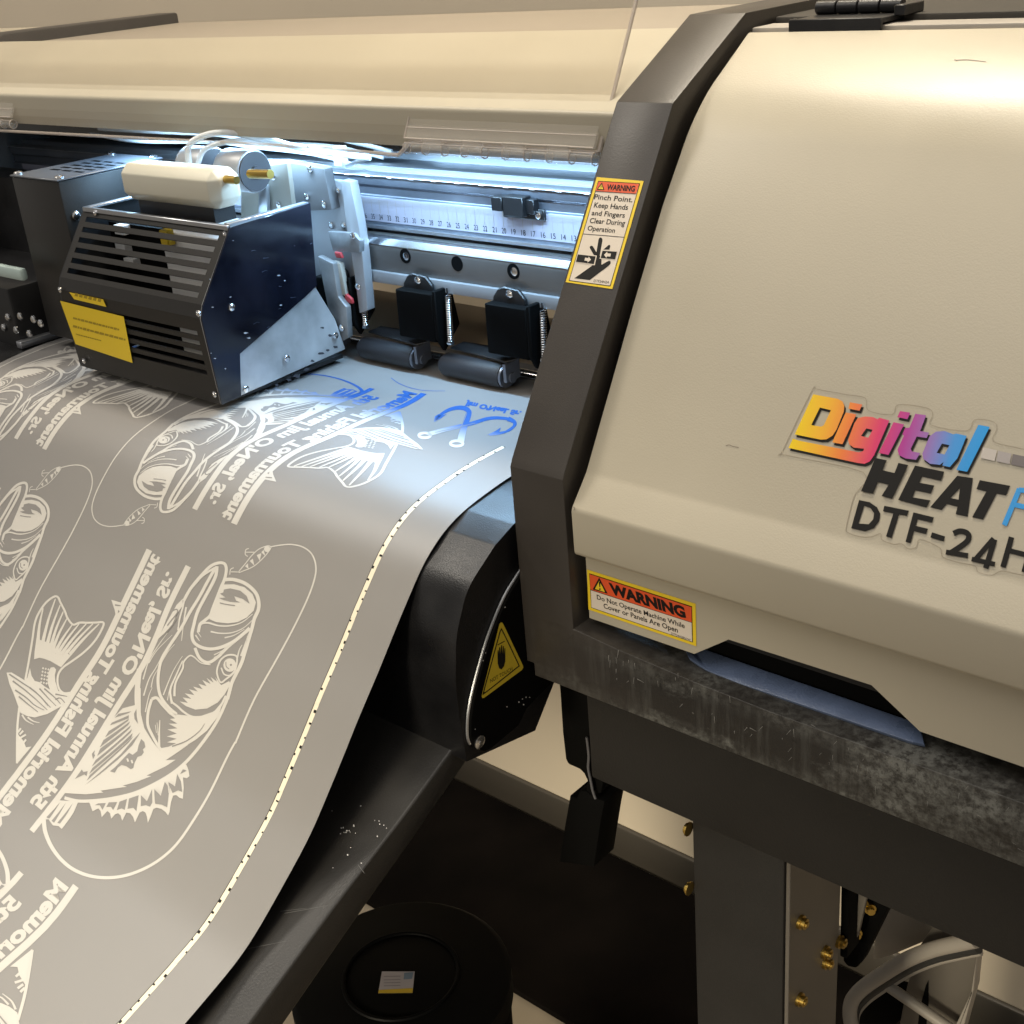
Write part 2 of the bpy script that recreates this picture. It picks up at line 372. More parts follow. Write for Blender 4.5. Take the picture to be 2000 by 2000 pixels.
# worn, chalky dirt rubbed into the lower rail
def dirty():
    m = FRAME.copy(); m.name = 'dark_brown_plastic_chalky_rail'; nt = m.node_tree; b = nt.nodes['Principled BSDF']
    src = b.inputs['Base Color'].links[0].from_socket; L = nt.links.new
    g = nt.nodes.new('ShaderNodeNewGeometry'); sp = nt.nodes.new('ShaderNodeSeparateXYZ'); L(g.outputs['Position'], sp.inputs[0])
    def noise(sc, scale, det, rough=.6):
        mp = nt.nodes.new('ShaderNodeMapping'); mp.inputs['Scale'].default_value = sc
        n = nt.nodes.new('ShaderNodeTexNoise'); n.inputs['Scale'].default_value = scale; n.inputs['Detail'].default_value = det; n.inputs['Roughness'].default_value = rough
        L(g.outputs['Position'], mp.inputs[0]); L(mp.outputs[0], n.inputs[0]); return n.outputs['Fac']
    def mr(sock, a, b_, c, d):
        q = nt.nodes.new('ShaderNodeMapRange'); q.inputs[1].default_value = a; q.inputs[2].default_value = b_; q.inputs[3].default_value = c; q.inputs[4].default_value = d
        L(sock, q.inputs[0]); return q.outputs[0]
    def mu(a, b_, op='MULTIPLY'):
        q = nt.nodes.new('ShaderNodeMath'); q.operation = op; L(a, q.inputs[0]); q.use_clamp = op == 'ADD'
        if isinstance(b_, float): q.inputs[1].default_value = b_
        else: L(b_, q.inputs[1])
        return q.outputs[0]
    zt = (ZT-FLOOR)*.01
    top = mr(sp.outputs[2], zt+.012, zt-.004, 0, 1); low = mr(sp.outputs[2], zt-.050, zt-.042, 0, 1)
    zone = mu(mu(top, low), mr(sp.outputs[0], .0, .09, .12, 1))
    patch = mr(noise((1, 1, 1.6), 12, 12, .72), .49, .63, 0, 1)
    fine = mr(noise((1, 1, 1), 210, 8, .75), .40, .58, .1, 1)
    streak = mr(noise((150, 60, 14), 1, 6, .7), .50, .66, 0, 1)
    edge = mr(sp.outputs[2], zt-.028, zt-.040, 0, .75)
    edge2 = mr(sp.outputs[2], zt-.012, zt-.003, 0, .45)
    chalk = mu(mu(mu(patch, fine), mu(streak, .2), 'ADD'), mu(mu(edge, edge2, 'ADD'), mu(fine, mr(noise((1, 1, 1), 30, 8, .7), .38, .6, 0, 1))), 'ADD')
    fac = mu(mu(chalk, zone), .55)
    mx = nt.nodes.new('ShaderNodeMix'); mx.data_type = 'RGBA'; mx.inputs[7].default_value = (.27, .275, .255, 1)
    dk = nt.nodes.new('ShaderNodeMix'); dk.data_type = 'RGBA'; dk.inputs[7].default_value = (.010, .010, .010, 1)
    L(mu(zone, .75), dk.inputs[0]); L(src, dk.inputs[6]); L(dk.outputs[2], mx.inputs[6])
    L(fac, mx.inputs[0]); L(mx.outputs[2], b.inputs['Base Color'])
    r0 = b.inputs['Roughness'].links[0].from_socket; L(mu(r0, mu(fac, .5), 'ADD'), b.inputs['Roughness'])
    return m
frame = put('side_frame', fb, dirty(), printer, 30)
# nicks and scratches along the chalky rail
d = Decal(PlaneY(YF)); random.seed(11); SCR = mat('pale_scratch', (.26, .26, .25), .6); SCD = mat('dark_scratch', (.004, .004, .004), .5)
for k in range(80):
    x = random.uniform(1180, 1990); yt = 1222+(x-1125)*.386; hh = 78+(x-1180)*.05; y = yt+random.uniform(14, hh); L_ = random.uniform(3, 16)
    a_ = random.choice([1.5, 1.6, 1.7, .5, 2.3]); p1 = (x+L_*math.cos(a_), y+L_*math.sin(a_))
    if p1[1] < yt+hh+6: d.stroke([(x, y), p1], random.uniform(.5, 1.2), SCR if random.random() < .7 else SCD, .03, taper=.3)
sc_o = d.build('rail_scratches', frame); sc_o['kind'] = 'stuff'
# pinch sticker on the frame's sloping front
class Flat:
    """plane through three (y,z)... the frame front: X and distance down the slope"""
FRS = Ext([FP[1], FP[4]]); FRS.side = 1
if FRS.at(0, 1, 1).y > FRS.at(0, 1, 0).y: FRS.side = -1
d = Decal(FRS, (1080, 330), .12937)
d.poly([(665, 125), (1375, 185), (900, 1815), (195, 1710)], YELLOW, .03)
d.poly([(688, 182), (1320, 220), (872, 1775), (245, 1690)], INK, .04)
d.poly([(697, 195), (1310, 232), (866, 1764), (258, 1683)], CREAM, .05)
d.poly([(697, 195), (1310, 232), (1262, 380), (650, 340)], ORANGE, .06)
d.stroke([(650, 342), (1262, 382)], 9, INK, .07); d.stroke([(462, 985), (1080, 1035)], 9, INK, .06)
d.poly([(748, 210), (785, 325), (668, 318)], INK, .07); d.poly([(746, 240), (768, 314), (690, 308)], YELLOW, .08)
d.stroke([(742, 258), (736, 290)], 9, INK, .09); d.stroke([(735, 297), (734, 304)], 8, INK, .09)
d.text('WARNING', (817, 318), (1240, 345), (832, 238), INK, .07, .035)
d.text('Pinch Point.', (625, 460), (1205, 508), (642, 384), INK, .06, .012)
d.text('Keep Hands', (622, 585), (1133, 622), (641, 508), INK, .06, .012)
d.text('and Fingers', (588, 702), (1088, 740), (605, 628), INK, .06, .012)
d.text('Clear During', (557, 818), (1088, 860), (576, 742), INK, .06, .012)
d.text('Operation', (525, 930), (937, 970), (543, 857), INK, .06, .012)
d.text('DTF24H2A', (620, 1712), (852, 1736), (630, 1672), INK, .06, .0)
d.poly([(330, 1655), (585, 1475), (640, 1420), (655, 1330), (665, 1270), (700, 1300), (722, 1320), (742, 1380), (738, 1450), (755, 1445), (845, 1392), (870, 1392), (880, 1408), (875, 1440), (820, 1490), (690, 1585), (565, 1682)], INK, .06)
d.poly([(662, 1275), (695, 1075), (705, 1050), (722, 1038), (742, 1045), (754, 1062), (755, 1090), (735, 1190), (714, 1310), (670, 1320)], INK, .06)
d.poly([(625, 1305), (563, 1195), (568, 1172), (588, 1163), (610, 1172), (680, 1290), (670, 1315)], INK, .06)
d.poly([(768, 1222), (830, 1168), (852, 1150), (870, 1156), (872, 1180), (858, 1222)], INK, .06)
d.poly([(380, 1285), (672, 1312), (638, 1460), (345, 1410)], CREAM, .065); d.poly([(385, 1295), (655, 1325), (626, 1443), (355, 1405)], INK, .07)
d.poly([(745, 1230), (980, 1250), (948, 1378), (712, 1360)], CREAM, .065); d.poly([(758, 1240), (975, 1255), (945, 1370), (728, 1350)], INK, .07)
d.poly([(497, 1345), (545, 1352), (551, 1330), (586, 1376), (530, 1422), (535, 1397), (484, 1388)], CREAM, .08)
d.poly([(780, 1302), (832, 1255), (829, 1280), (886, 1285), (876, 1330), (822, 1326), (818, 1350)], CREAM, .08)
d.build('warning_sticker', frame)['label'] = 'tall pinch point warning sticker with a crushed hand symbol'
# ---- right side hatch
XC = XFR+.55
cp = [(1465, 60), (1365, 203), (1353, 232), (1324, 300), (1295, 400), (1236, 600), (1208, 700), (1145, 923), (1116, 995), (1122.6, 1085)]
CP = [yz(p, XC) for p in cp]
CP[1] = tuple((Vector(CP[0])+(Vector(CP[1])-Vector(CP[0]))*1.03))
CP = CP[:2]+CP[4:]                                  # bend kept crisp, rounded by the bevel below
rim0 = yz((1144.6, 1093), XC); rim1 = yz((1151, 1207), XC)
rim0 = ((rim0[0]+rim1[0])/2, rim0[1]); rim1 = (rim0[0], rim1[1])
hatch_prof = CP+[(rim0[0], CP[-1][1]-.15), rim1, (rim1[0]+1.0, rim1[1]), (rim1[0]+1.0, CP[-3][1]), (CP[1][0]+2, CP[1][1]-1.2), (CP[0][0]+.5, CP[0][1]-1)]
b1 = NB(); prism_x(b1, hatch_prof, XC, 37)
# finger notch in the rim
nt_px = [(1347, 1281), (1423, 1249), (1702, 1338), (1811, 1442)]
N = [un(p, 1, rim1[0]) for p in nt_px]
b2 = NB(); poly_prism(b2, [(p.x, rim1[0]-.6, p.z) for p in N[:1]]+[(N[0].x, rim1[0]-.6, N[0].z-3)]+[(N[3].x, rim1[0]-.6, N[3].z-3)]+[(p.x, rim1[0]-.6, p.z) for p in N[:0:-1]], (0, 2.4, 0))
hb = applied([b1, b2], .0, op='DIFFERENCE')
es = []
bmesh.ops.recalc_face_normals(hb, faces=hb.faces[:])
def near_yz(e, q, tol=.2): return all(abs(v.co.y-q[0]) < tol and abs(v.co.z-q[1]) < tol for v in e.verts)
for q, w, sg in ((CP[1], 2.2, 8), (CP[-3], .18, 2), (CP[-2], .22, 3), (CP[-1], .3, 3), (CP[0], .25, 2)):
    es = [e for e in hb.edges if near_yz(e, q)]
    bmesh.ops.bevel(hb, geom=es, offset=w, segments=sg, profile=.5, affect='EDGES')
hatch = put('side_hatch', hb, BEIGE, printer, 30)
# pocket behind the notch and the blue lip
bm = NB(); box(bm, N[0].x-4, N[3].x+4, rim1[0]+1.9, rim1[0]+2.1, rim1[1]-3, N[1].z+3); put('pocket_back', bm, MATBLK, printer)
lipz = un((1600, 1360), 1, rim1[0]+.5).z
L0, L1 = un((1371, 1267), 1, rim1[0]+.9), un((1775, 1406), 1, rim1[0]+.9)
bm = NB()
hi_ = [un(p, 1, rim1[0]+1.7) for p in [(1335, 1262), (1371, 1266), (1480, 1304), (1600, 1345), (1700, 1380), (1778, 1407), (1796, 1414)]]
lo_ = [un(p, 1, rim1[0]+.35) for p in [(1345, 1284), (1380, 1309), (1445, 1335), (1560, 1374), (1660, 1408), (1775, 1447), (1806, 1454)]]
F = [(bm.verts.new(a_), bm.verts.new(b_)) for a_, b_ in zip(hi_, lo_)]
for p_, q_ in zip(F, F[1:]): bm.faces.new((p_[0], q_[0], q_[1], p_[1]))
ex = bmesh.ops.extrude_face_region(bm, geom=bm.faces[:]); bmesh.ops.translate(bm, vec=(0, .15, -.3), verts=[v for v in ex['geom'] if isinstance(v, bmesh.types.BMVert)])
bevel(bm, .06, 2, 50)
put('blue_lip', bm, BLUEFILM, printer)['label'] = 'metal lip still covered in blue protective film'
bm = NB()
for k in range(3): box(bm, N[0].x-3, N[3].x+3, rim1[0]+1.75-.12*k, rim1[0]+1.95, N[1].z-.2-.55*k, N[1].z+.1-.55*k)
put('pocket_ridges', bm, mat('black_satin', (.006, .006, .007), .4), printer)
bm = NB(); box(bm, XC, 37, YF+2.6, YF+5, ZT-.6, ZT-.2); bevel(bm, .1); put('inner_rail', bm, FRAME, printer)
# ---- rim sticker
RS = PlaneY(rim1[0])
d = Decal(RS, (1140, 1090), .12422)
d.poly([(55, 175), (1765, 715), (1775, 1385), (80, 805)], YELLOW, .03)
d.poly([(92, 234), (1710, 755), (1722, 1322), (124, 778)], INK, .04)
d.poly([(118, 500), (1704, 1012), (1712, 1310), (131, 770)], CREAM, .05)
d.poly([(101, 248), (1702, 766), (1705, 1005), (113, 488)], ORANGE, .05)
d.poly([(252, 300), (385, 553), (150, 487)], INK, .06); d.poly([(256, 350), (347, 528), (190, 478)], YELLOW, .07)
d.stroke([(262, 362), (266, 450)], 26, INK, .08, taper=14); d.stroke([(266, 468), (268, 492)], 22, INK, .08)
d.text('WARNING', (432, 545), (1620, 935), (398, 385), INK, .06, .055)
d.text('Do Not Operate Machine While', (220, 640), (1600, 1098), (212, 567), INK, .06, .014)
d.text('Cover or Panels Are Open', (325, 778), (1490, 1165), (318, 702), INK, .06, .014)
d.text('DTF24H2BNWC', (1385, 1192), (1695, 1302), (1385, 1160), INK, .06, .0)
d.build('warning_sticker', hatch)['label'] = 'wide warning sticker about open covers and panels'
# ---- logo sticker
HS = Ext(CP[:-1]); HS.side = 1
if HS.at(20, HS.v[2]+1, 1).y > HS.at(20, HS.v[2]+1, 0).y: HS.side = -1
def gradient():
    m = bpy.data.materials.new('rainbow_ink'); m.use_nodes = True; nt = m.node_tree; b = nt.nodes['Principled BSDF']; b.inputs['Roughness'].default_value = .35
    g = nt.nodes.new('ShaderNodeNewGeometry'); sp = nt.nodes.new('ShaderNodeSeparateXYZ'); mr = nt.nodes.new('ShaderNodeMapRange')
    x0 = HS.un((1545, 850)).x*.01; x1 = HS.un((1925, 890)).x*.01
    mr.inputs[1].default_value = x0; mr.inputs[2].default_value = x1; rp = nt.nodes.new('ShaderNodeValToRGB'); cr = rp.color_ramp
    cols = [(0, (.80, .58, .0)), (.16, (.80, .42, .02)), (.30, (.78, .20, .04)), (.46, (.66, .035, .14)), (.60, (.40, .035, .28)), (.72, (.28, .16, .45)), (.84, (.05, .28, .68)), (1, (.0, .30, .74))]
    cr.elements[0].position = 0; cr.elements[1].position = 1
    for p, c in cols[1:-1]: cr.elements.new(p)
    for e, (p, c) in zip(cr.elements, cols): e.color = (*c, 1)
    nt.links.new(g.outputs['Position'], sp.inputs[0]); nt.links.new(sp.outputs[0], mr.inputs[0]); nt.links.new(mr.outputs[0], rp.inputs[0]); nt.links.new(rp.outputs[0], b.inputs['Base Color'])
    return m
GRAD = gradient()
d = Decal(HS, (1500, 740), .2588)
letters = [
 ([(345, 118), (530, 152), (565, 172), (580, 205), (575, 250), (520, 385), (490, 430), (445, 458), (400, 460), (205, 420)], [[(395, 218), (478, 238), (425, 350), (405, 362), (330, 350)]]),
 ([(590, 255), (670, 270), (565, 495), (488, 480)], []), ([(622, 178), (715, 196), (694, 242), (610, 226)], []),
 ([(680, 298), (735, 285), (795, 290), (828, 305), (845, 295), (918, 316), (805, 575), (770, 625), (730, 642), (680, 636), (158, 522), (190, 452), (240, 468), (690, 556), (722, 545), (728, 528), (650, 520), (615, 495), (608, 460), (655, 335)], [[(745, 375), (792, 386), (760, 446), (704, 432)]]),
 ([(950, 328), (1030, 345), (912, 575), (838, 560)], []), ([(1000, 244), (1076, 257), (1055, 306), (978, 290)], []),
 ([(1115, 264), (1196, 276), (1160, 372), (1150, 395), (1218, 407), (1200, 448), (1125, 436), (1080, 530), (1090, 550), (1152, 560), (1120, 612), (1040, 602), (990, 575), (980, 535), (1028, 430), (1018, 420), (1038, 372), (1070, 370)], []),
 ([(1270, 400), (1335, 395), (1400, 420), (1425, 414), (1502, 432), (1432, 600), (1375, 667), (1318, 655), (1328, 628), (1300, 650), (1225, 642), (1175, 605), (1168, 565), (1222, 435)], [[(1315, 490), (1372, 502), (1335, 572), (1275, 560)]]),
 ([(1590, 348), (1676, 364), (1506, 702), (1424, 688)], [])]
for L, H in letters:
    sh = lambda q: [(x+10, y+20) for x, y in q]
    d.poly(sh(L), INK, .03, [sh(h) for h in H])
for L, H in letters: d.poly(L, GRAD, .05, H)
G1, G2, G3 = mat('pale_grey_ink', (.50, .46, .42), .3), mat('mid_grey_ink', (.36, .33, .32), .3), mat('dark_grey_ink', (.16, .14, .14), .3)
for q, g in (([(1625, 517), (1730, 541), (1713, 622), (1605, 598)], G1), ([(1740, 543), (1842, 566), (1825, 645), (1723, 623)], G2), ([(1850, 568), (1965, 592), (1948, 672), (1835, 647)], G3), ([(1972, 594), (2090, 620), (2070, 700), (1956, 674)], INK)): d.poly(q, g, .04)
d.poly([(815, 598), (900, 616), (866, 690), (958, 712), (988, 636), (1062, 652), (940, 906), (860, 886), (915, 800), (832, 780), (795, 868), (705, 850)], INK, .06)
d.poly([(1112, 655), (1332, 702), (1308, 770), (1165, 738), (1145, 785), (1258, 806), (1230, 866), (1114, 842), (1092, 895), (1230, 918), (1198, 972), (985, 915)], INK, .04)
d.poly([(1430, 732), (1548, 750), (1508, 1040), (1418, 1022), (1432, 965), (1352, 945), (1312, 990), (1225, 970)], INK, .04, [[(1450, 825), (1440, 912), (1378, 900)]])
d.poly([(1600, 765), (1830, 808), (1798, 880), (1728, 866), (1625, 1062), (1542, 1045), (1650, 850), (1575, 832)], INK, .04)
d.stroke([(1900, 830), (1785, 1105)], 40, BLUEINK, .04); d.stroke([(1895, 838), (2020, 862), (2050, 920), (2005, 975), (1860, 950)], 38, BLUEINK, .045, 6)
d.poly([(690, 915), (770, 932), (825, 970), (850, 1020), (840, 1075), (800, 1128), (735, 1152), (630, 1128)], INK, .04, [[(728, 958), (775, 975), (803, 1015), (795, 1062), (762, 1098), (685, 1092)]])
d.poly([(880, 958), (1066, 996), (1050, 1036), (992, 1024), (935, 1202), (893, 1190), (948, 1016), (870, 1000)], INK, .04)
d.poly([(1100, 1008), (1254, 1046), (1240, 1086), (1132, 1060), (1116, 1110), (1210, 1132), (1194, 1172), (1104, 1150), (1078, 1240), (1040, 1230)], INK, .04)
d.poly([(1240, 1158), (1338, 1190), (1328, 1228), (1228, 1198)], INK, .04)
d.stroke([(1402, 1168), (1450, 1150), (1500, 1162), (1518, 1195), (1490, 1240), (1375, 1318)], 42, INK, .04, 6); d.stroke([(1345, 1308), (1512, 1335)], 38, INK, .043)
d.stroke([(1705, 1205), (1560, 1372)], 38, INK, .04); d.stroke([(1540, 1360), (1715, 1400)], 36, INK, .043); d.stroke([(1712, 1212), (1645, 1430)], 42, INK, .046)
d.stroke([(1840, 1195), (1775, 1422)], 42, INK, .04); d.stroke([(1815, 1295), (1975, 1335)], 38, INK, .043); d.stroke([(1995, 1232), (1935, 1460)], 42, INK, .04)
edge = [(355, 75), (330, 95), (115, 540), (135, 575), (720, 705), (660, 870), (640, 920), (592, 1120), (605, 1160), (690, 1190), (780, 1192), (850, 1168), (862, 1215), (950, 1248), (1010, 1245), (1060, 1282), (1120, 1270), (1150, 1212), (1300, 1278), (1320, 1345), (1440, 1385), (1560, 1410), (1590, 1460), (1690, 1482), (1760, 1450), (1870, 1470), (2000, 1500)]
d.stroke(edge, 5, LINEG, .03, 4)
d.stroke([(355, 75), (600, 120), (735, 145), (760, 240), (940, 268), (985, 195), (1200, 220), (1245, 270), (1235, 350), (1500, 392), (1560, 310), (1690, 320), (1730, 370), (1700, 470), (1860, 515), (2000, 545)], 4, LINEG, .03, 4)
d.build('logo_sticker', hatch, HS.v)['label'] = 'die cut logo sticker in rainbow and black lettering'
# scuffs on the hatch
d = Decal(HS, (0, 0), 1)
SC = mat('scuff', (.20, .17, .14), .6)
d.stroke([(1868, 118), (1885, 117), (1900, 118), (1926, 121)], 1.2, SC, .02, 3); d.stroke([(1864, 117), (1870, 119)], 1.8, SC, .02)
d.stroke([(1418, 871), (1424, 869), (1432, 872), (1443, 874)], 1.4, SC, .02, 3)
d.stroke([(1119, 990), (1123, 992), (1121, 997)], 1.6, SC, .02)
d.build('scuff_marks', hatch)['kind'] = 'stuff'
# ---- top deck, hinge
bm = NB(); box(bm, XFR+.3, 37, 3.3, 26, 13.2, 14.9); bevel(bm, .15); put('rear_top_panel', bm, GREYTOP, printer)
bm = NB(); box(bm, XFR+.3, 37, CP[0][0]+.6, 3.1, 13.0, CP[0][1]+.12); bevel(bm, .12); put('hatch_ledge', bm, GREYPC, printer)
hx0, hx1 = un((1580, 25), 2, 15.2).x+1.2, un((1718, 35), 2, 15.2).x
bm = NB()
for k in range(4):
    a = 5.0+k*1.45; cyl(bm, (a, 3.4, 15.35), (a+1.38, 3.4, 15.35), .42)
box(bm, 5.0, 10.9, .2, 3.2, 14.65, 14.95); box(bm, 4.9, 11.0, -.05, .2, 14.2, 15.0); box(bm, 10.8, 11.5, 2.0, 4.6, 14.9, 15.5); bevel(bm, .05, 1)
put('hatch_hinge', bm, BLACKP, printer)
bm = NB(); screw(bm, (4.2, 2.0, 14.55), (0, 0, 1), .38, .28); put('hinge_screw', bm, CHROME, printer)
# ---- centre cover above the opening
CF = un((1184.5, 221.4), 1, FP[1][0]+.1); CT = un((1228, 54), 1, .5)
cb = un((700, 281), 1, CF.y).z
XL = -95.0
prof = [(CT.y+.2, CT.z), (CF.y, CF.z), (CF.y+.25, cb), (CF.y+1.6, cb), (CF.y+1.6, CF.z-1.2), (CT.y+.2, CT.z-1.2)]
b1 = NB(); prism_x(b1, prof, XL, XF-.1)
bmesh.ops.recalc_face_normals(b1, faces=b1.faces[:])
bmesh.ops.bevel(b1, geom=[e for e in b1.edges if near_yz(e, (CF.y, CF.z))], offset=.3, segments=4, profile=.5, affect='EDGES')
bmesh.ops.bevel(b1, geom=[e for e in b1.edges if near_yz(e, prof[0])], offset=.25, segments=2, profile=.5, affect='EDGES')
put('front_cover', b1, BEIGE, printer, 30)
bm = NB(); box(bm, XL, XF-.1, CT.y+.5, 26, 12.8, 14.0); bevel(bm, .2); put('rear_cover', bm, mat('grey_beige_coat', (.30, .26, .21), .45, bump=(.2, 420)), printer)
# left end frame, seen only over the cover
lf = [(26, 15.2), (2.6, 15.3), (FP[1][0], FP[1][1]), (-19, -7), (-19, -24), (26, -24)]
bm = NB(); prism_x(bm, lf, XL-4.3, XL); bevel(bm, .3, 2); put('side_frame', bm, FRAME, printer, 30)
bm = NB(); prism_x(bm, [(14, 15.0), (-6, 12), (-6, 9), (14, 12)], XL-45, XL-4.5); bevel(bm, .3, 2); put('side_hatch', bm, BEIGE, printer, 30)
bm = NB(); prism_x(bm, [(15, 16.2), (-4, 15.2), (-4, 14.2), (15, 15.0)], XL-49, XL-45); bevel(bm, .3, 2); put('side_frame', bm, FRAME, printer, 30)
# ---- clear lid, open and leaning back
XA = -4.0
A0, A1 = Vector(yz((1172, 300), XA)), Vector(yz((1246, 0), XA)); A1 = A0+(A1-A0)*1.3
AS = Ext([A1, A0-(A1-A0)*.2])
lid_px = [(1173, 300), (807, 277), (788, 305), (605, 289), (0, 258)]
lp = [AS.un(p) for p in lid_px]
vt = 0.0
pts = [(lp[0].x, vt), (lp[0].x, lp[0].y), (lp[1].x, lp[1].y), (lp[2].x-.3, lp[2].y), (lp[3].x, lp[3].y), (lp[4].x-12, lp[4].y), (lp[4].x-12, vt)]
P3 = [AS.at(u, v) for u, v in pts]
e = (A1-A0).normalized(); nrm = Vector((0, -e.y, e.x)) if -e.y < 0 else Vector((0, e.y, -e.x))
bm = NB(); poly_prism(bm, P3, nrm*.4)
lid = put('clear_lid', bm, ACRYL, printer); lid['label'] = 'clear acrylic lid folded open'
bm = NB()
for a, b in ((0, 1), (1, 2), (2, 3), (3, 4), (4, 5)):
    tube(bm, [P3[a]+nrm*.2, P3[b]+nrm*.2], .14, 8)
put('lid_edge', bm, ACEDGE, lid)
# clear hinges
def hinge(xr, xl):
    q = [AS.un(p) for p in [(1183, 243), (1172, 296)]]
    v0, v1 = q[0].y, q[1].y
    bm = NB(); poly_prism(bm, [AS.at(xl, v0)+nrm*.42, AS.at(xr, v0)+nrm*.42, AS.at(xr, v1)+nrm*.42, AS.at(xl, v1)+nrm*.42], nrm*.25)
    k = 9; w = (xr-xl)/k; c = AS.at(0, v1+.55)+nrm*.2
    for i in range(k):
        r = .46 if i % 2 else .40
        cyl(bm, (xl+i*w+.04, c.y, c.z), (xl+(i+1)*w-.04, c.y, c.z), r, 14)
        if i % 2: box(bm, xl+i*w+.04, xl+(i+1)*w-.04, c.y-.35, c.y-.15, c.z, c.z+.8)
    box(bm, xl, xr, c.y+.5, CF.y+.1, c.z-.1, c.z+.25)
    h = put('lid_hinge', bm, ACHINGE, printer)
    bm = NB()
    for v, t in ((v0, .06), (v0+.55*(v1-v0)/1.0, .04), (v1, .05)): tube(bm, [AS.at(xl, v)+nrm*.7, AS.at(xr, v)+nrm*.7], t, 6)
    tube(bm, [AS.at(xl, v0)+nrm*.7, AS.at(xl, v1)+nrm*.7], .06, 6)
    tube(bm, [(xl, c.y-.2, c.z+.38), (xr, c.y-.2, c.z+.38)], .05, 6)
    for i in range(k+1): 
        th = [(xl+i*w, c.y+.43*math.cos(t), c.z+.43*math.sin(t)) for t in [2*math.pi*j/10 for j in range(11)]]
        tube(bm, th, .045, 5, False)
    put('hinge_edges', bm, ACEDGE, h)
hx = AS.un((813, 229)).x
hinge(XA-.1, hx)
hr = AS.un((40, 197)).x
hinge(hr, hr-16)
bm = NB(); prism_x(bm, [(-15, -23), (-15, -2.5), (-6, 8), (0, 12), (25, 13), (25, -23)], XFR+.2, XFR+.5); put('led_leak_blocker', bm, MATBLK, printer)  # unseen black panel added to stop LED light leaking on to the rail
# ---- LED strips
bm = NB(); box(bm, XL+5, XF-1, -5.6, -4.2, 8.3, 8.7); led = put('led_strip', bm, WHITEP, printer)
bm = NB()
for i in range(46): x = XL+8+i*1.9; box(bm, x, x+.45, -5.1, -4.65, 8.2, 8.3)
put('led_diode', bm, LED, led)['kind'] = 'stuff'
# ---- gantry beam, ruler tape, rail
TOPZ = un((1145, 378), 1, 0).z
bm = NB(); prism_x(bm, [(0, -.9), (0, 1.6), (.25, 1.75), (.25, TOPZ-.9), (0, TOPZ-.75), (0, TOPZ), (9, TOPZ), (9, -4.6), (1.2, -4.6), (1.2, -1.9), (.4, -1.9), (.4, -.9)], XL, XF+.5); bevel(bm, .06, 2)
put('gantry_beam', bm, ALUD, printer)
bm = NB(); prism_x(bm, [(-.25, TOPZ+.12), (1.5, TOPZ+.12), (1.7, TOPZ+.5), (2.9, TOPZ+.5), (3.1, TOPZ+.12), (6.4, TOPZ+.12), (6.6, TOPZ+.8), (8.9, TOPZ+.8), (8.9, TOPZ+.02), (-.25, TOPZ+.02)], XL, XF+.5); bevel(bm, .08, 2)
tag(put('beam_top_channel', bm, ALU, printer))
bm = NB()
for i in range(18): x = -6-i*2.6; tube(bm, [(x, -.27, TOPZ+.07), (x-.45, -.27, TOPZ+.07)], .06, 6)
put('led_diode', bm, LED, printer)['kind'] = 'stuff'
rz0, rz1 = un((1118, 483), 1, 0).z+.32, un((1118, 483), 1, 0).z+2.35
RP = PlaneY(0)
bm = NB(); box(bm, XL+2, XF, -.06, 0, rz0, rz1); ruler = put('ruler_tape', bm, RULER, printer)
d = Decal(RP); 
class Direct:
    def __init__(s, y): s.y = y
    def un(s, p): return Vector(p)
    def at(s, u, v, h=0): return Vector((u, s.y-h, v))
d = Decal(Direct(-.06))
for k in range(8, 84):
    d.stroke([(-k, rz0+.72), (-k, rz1-.15)], .045, LINEG, .01)
    for j in range(1, 10):
        if k < 45: d.stroke([(-k-j*.1, rz1-.15), (-k-j*.1, rz1-(.85 if j == 5 else .6))], .018, LINEG, .01)
    w = .22 if k > 9 else .1
    if k < 45: d.text(str(k), (-k-w, rz0+.18), (-k+w, rz0+.18), (-k-w, rz0+.62), INK, .01, .0)
d.build('ruler_scale', ruler)
bm = NB(); box(bm, XL, XF, -.35, .3, -1.0, -.72); bevel(bm, .05); put('silver_lip', bm, ALU, printer)
bm = NB(); prism_x(bm, [(-2.1, un((1095, 527), 1, -2).z), (-1.7, un((1100, 515), 1, -2).z+.15), (.8, un((1100, 515), 1, -2).z+.15), (.8, -5), (-1.9, -5), (-1.9, un((1086, 580), 1, -2).z), (-2.1, un((1092, 564), 1, -2).z)], XL, XF); bevel(bm, .08, 2)
rail = put('guide_rail', bm, RAIL, printer)
rtz = un((1100, 515), 1, -2).z
bm = NB(); prism_x(bm, [(-2.12, rtz-.32), (-1.72, rtz+.17), (-1.0, rtz+.19), (-1.0, rtz+.05), (-1.7, rtz), (-2.0, rtz-.35)], XL, XF); put('polished_rail_edge', bm, CHROME, printer)
bm = NB(); box(bm, XL, XF, -2.35, -1.92, -5.05, un((1086, 580), 1, -2).z+.05); bevel(bm, .06); put('bracket_bar', bm, mat('dull_zinc', (.24, .245, .255), .45, metal=.3, var=(.1, 15)), printer)
bm = NB(); bk = NB()
for px in ((792, 500), (893, 515), (1003, 530)):
    p = un(px, 1, -2.1); cyl(bk, (p.x, -2.14, p.z), (p.x, -2.05, p.z), .62, 20)
    if px[0] != 893: b4 = NB(); screw(b4, (p.x+.1, -2.13, p.z), (0, -1, 0), .34, .05); put('rail_bolt', b4, CHROME, rail)
    put('bolt_recess', bk, MATBLK, rail); bk = NB()
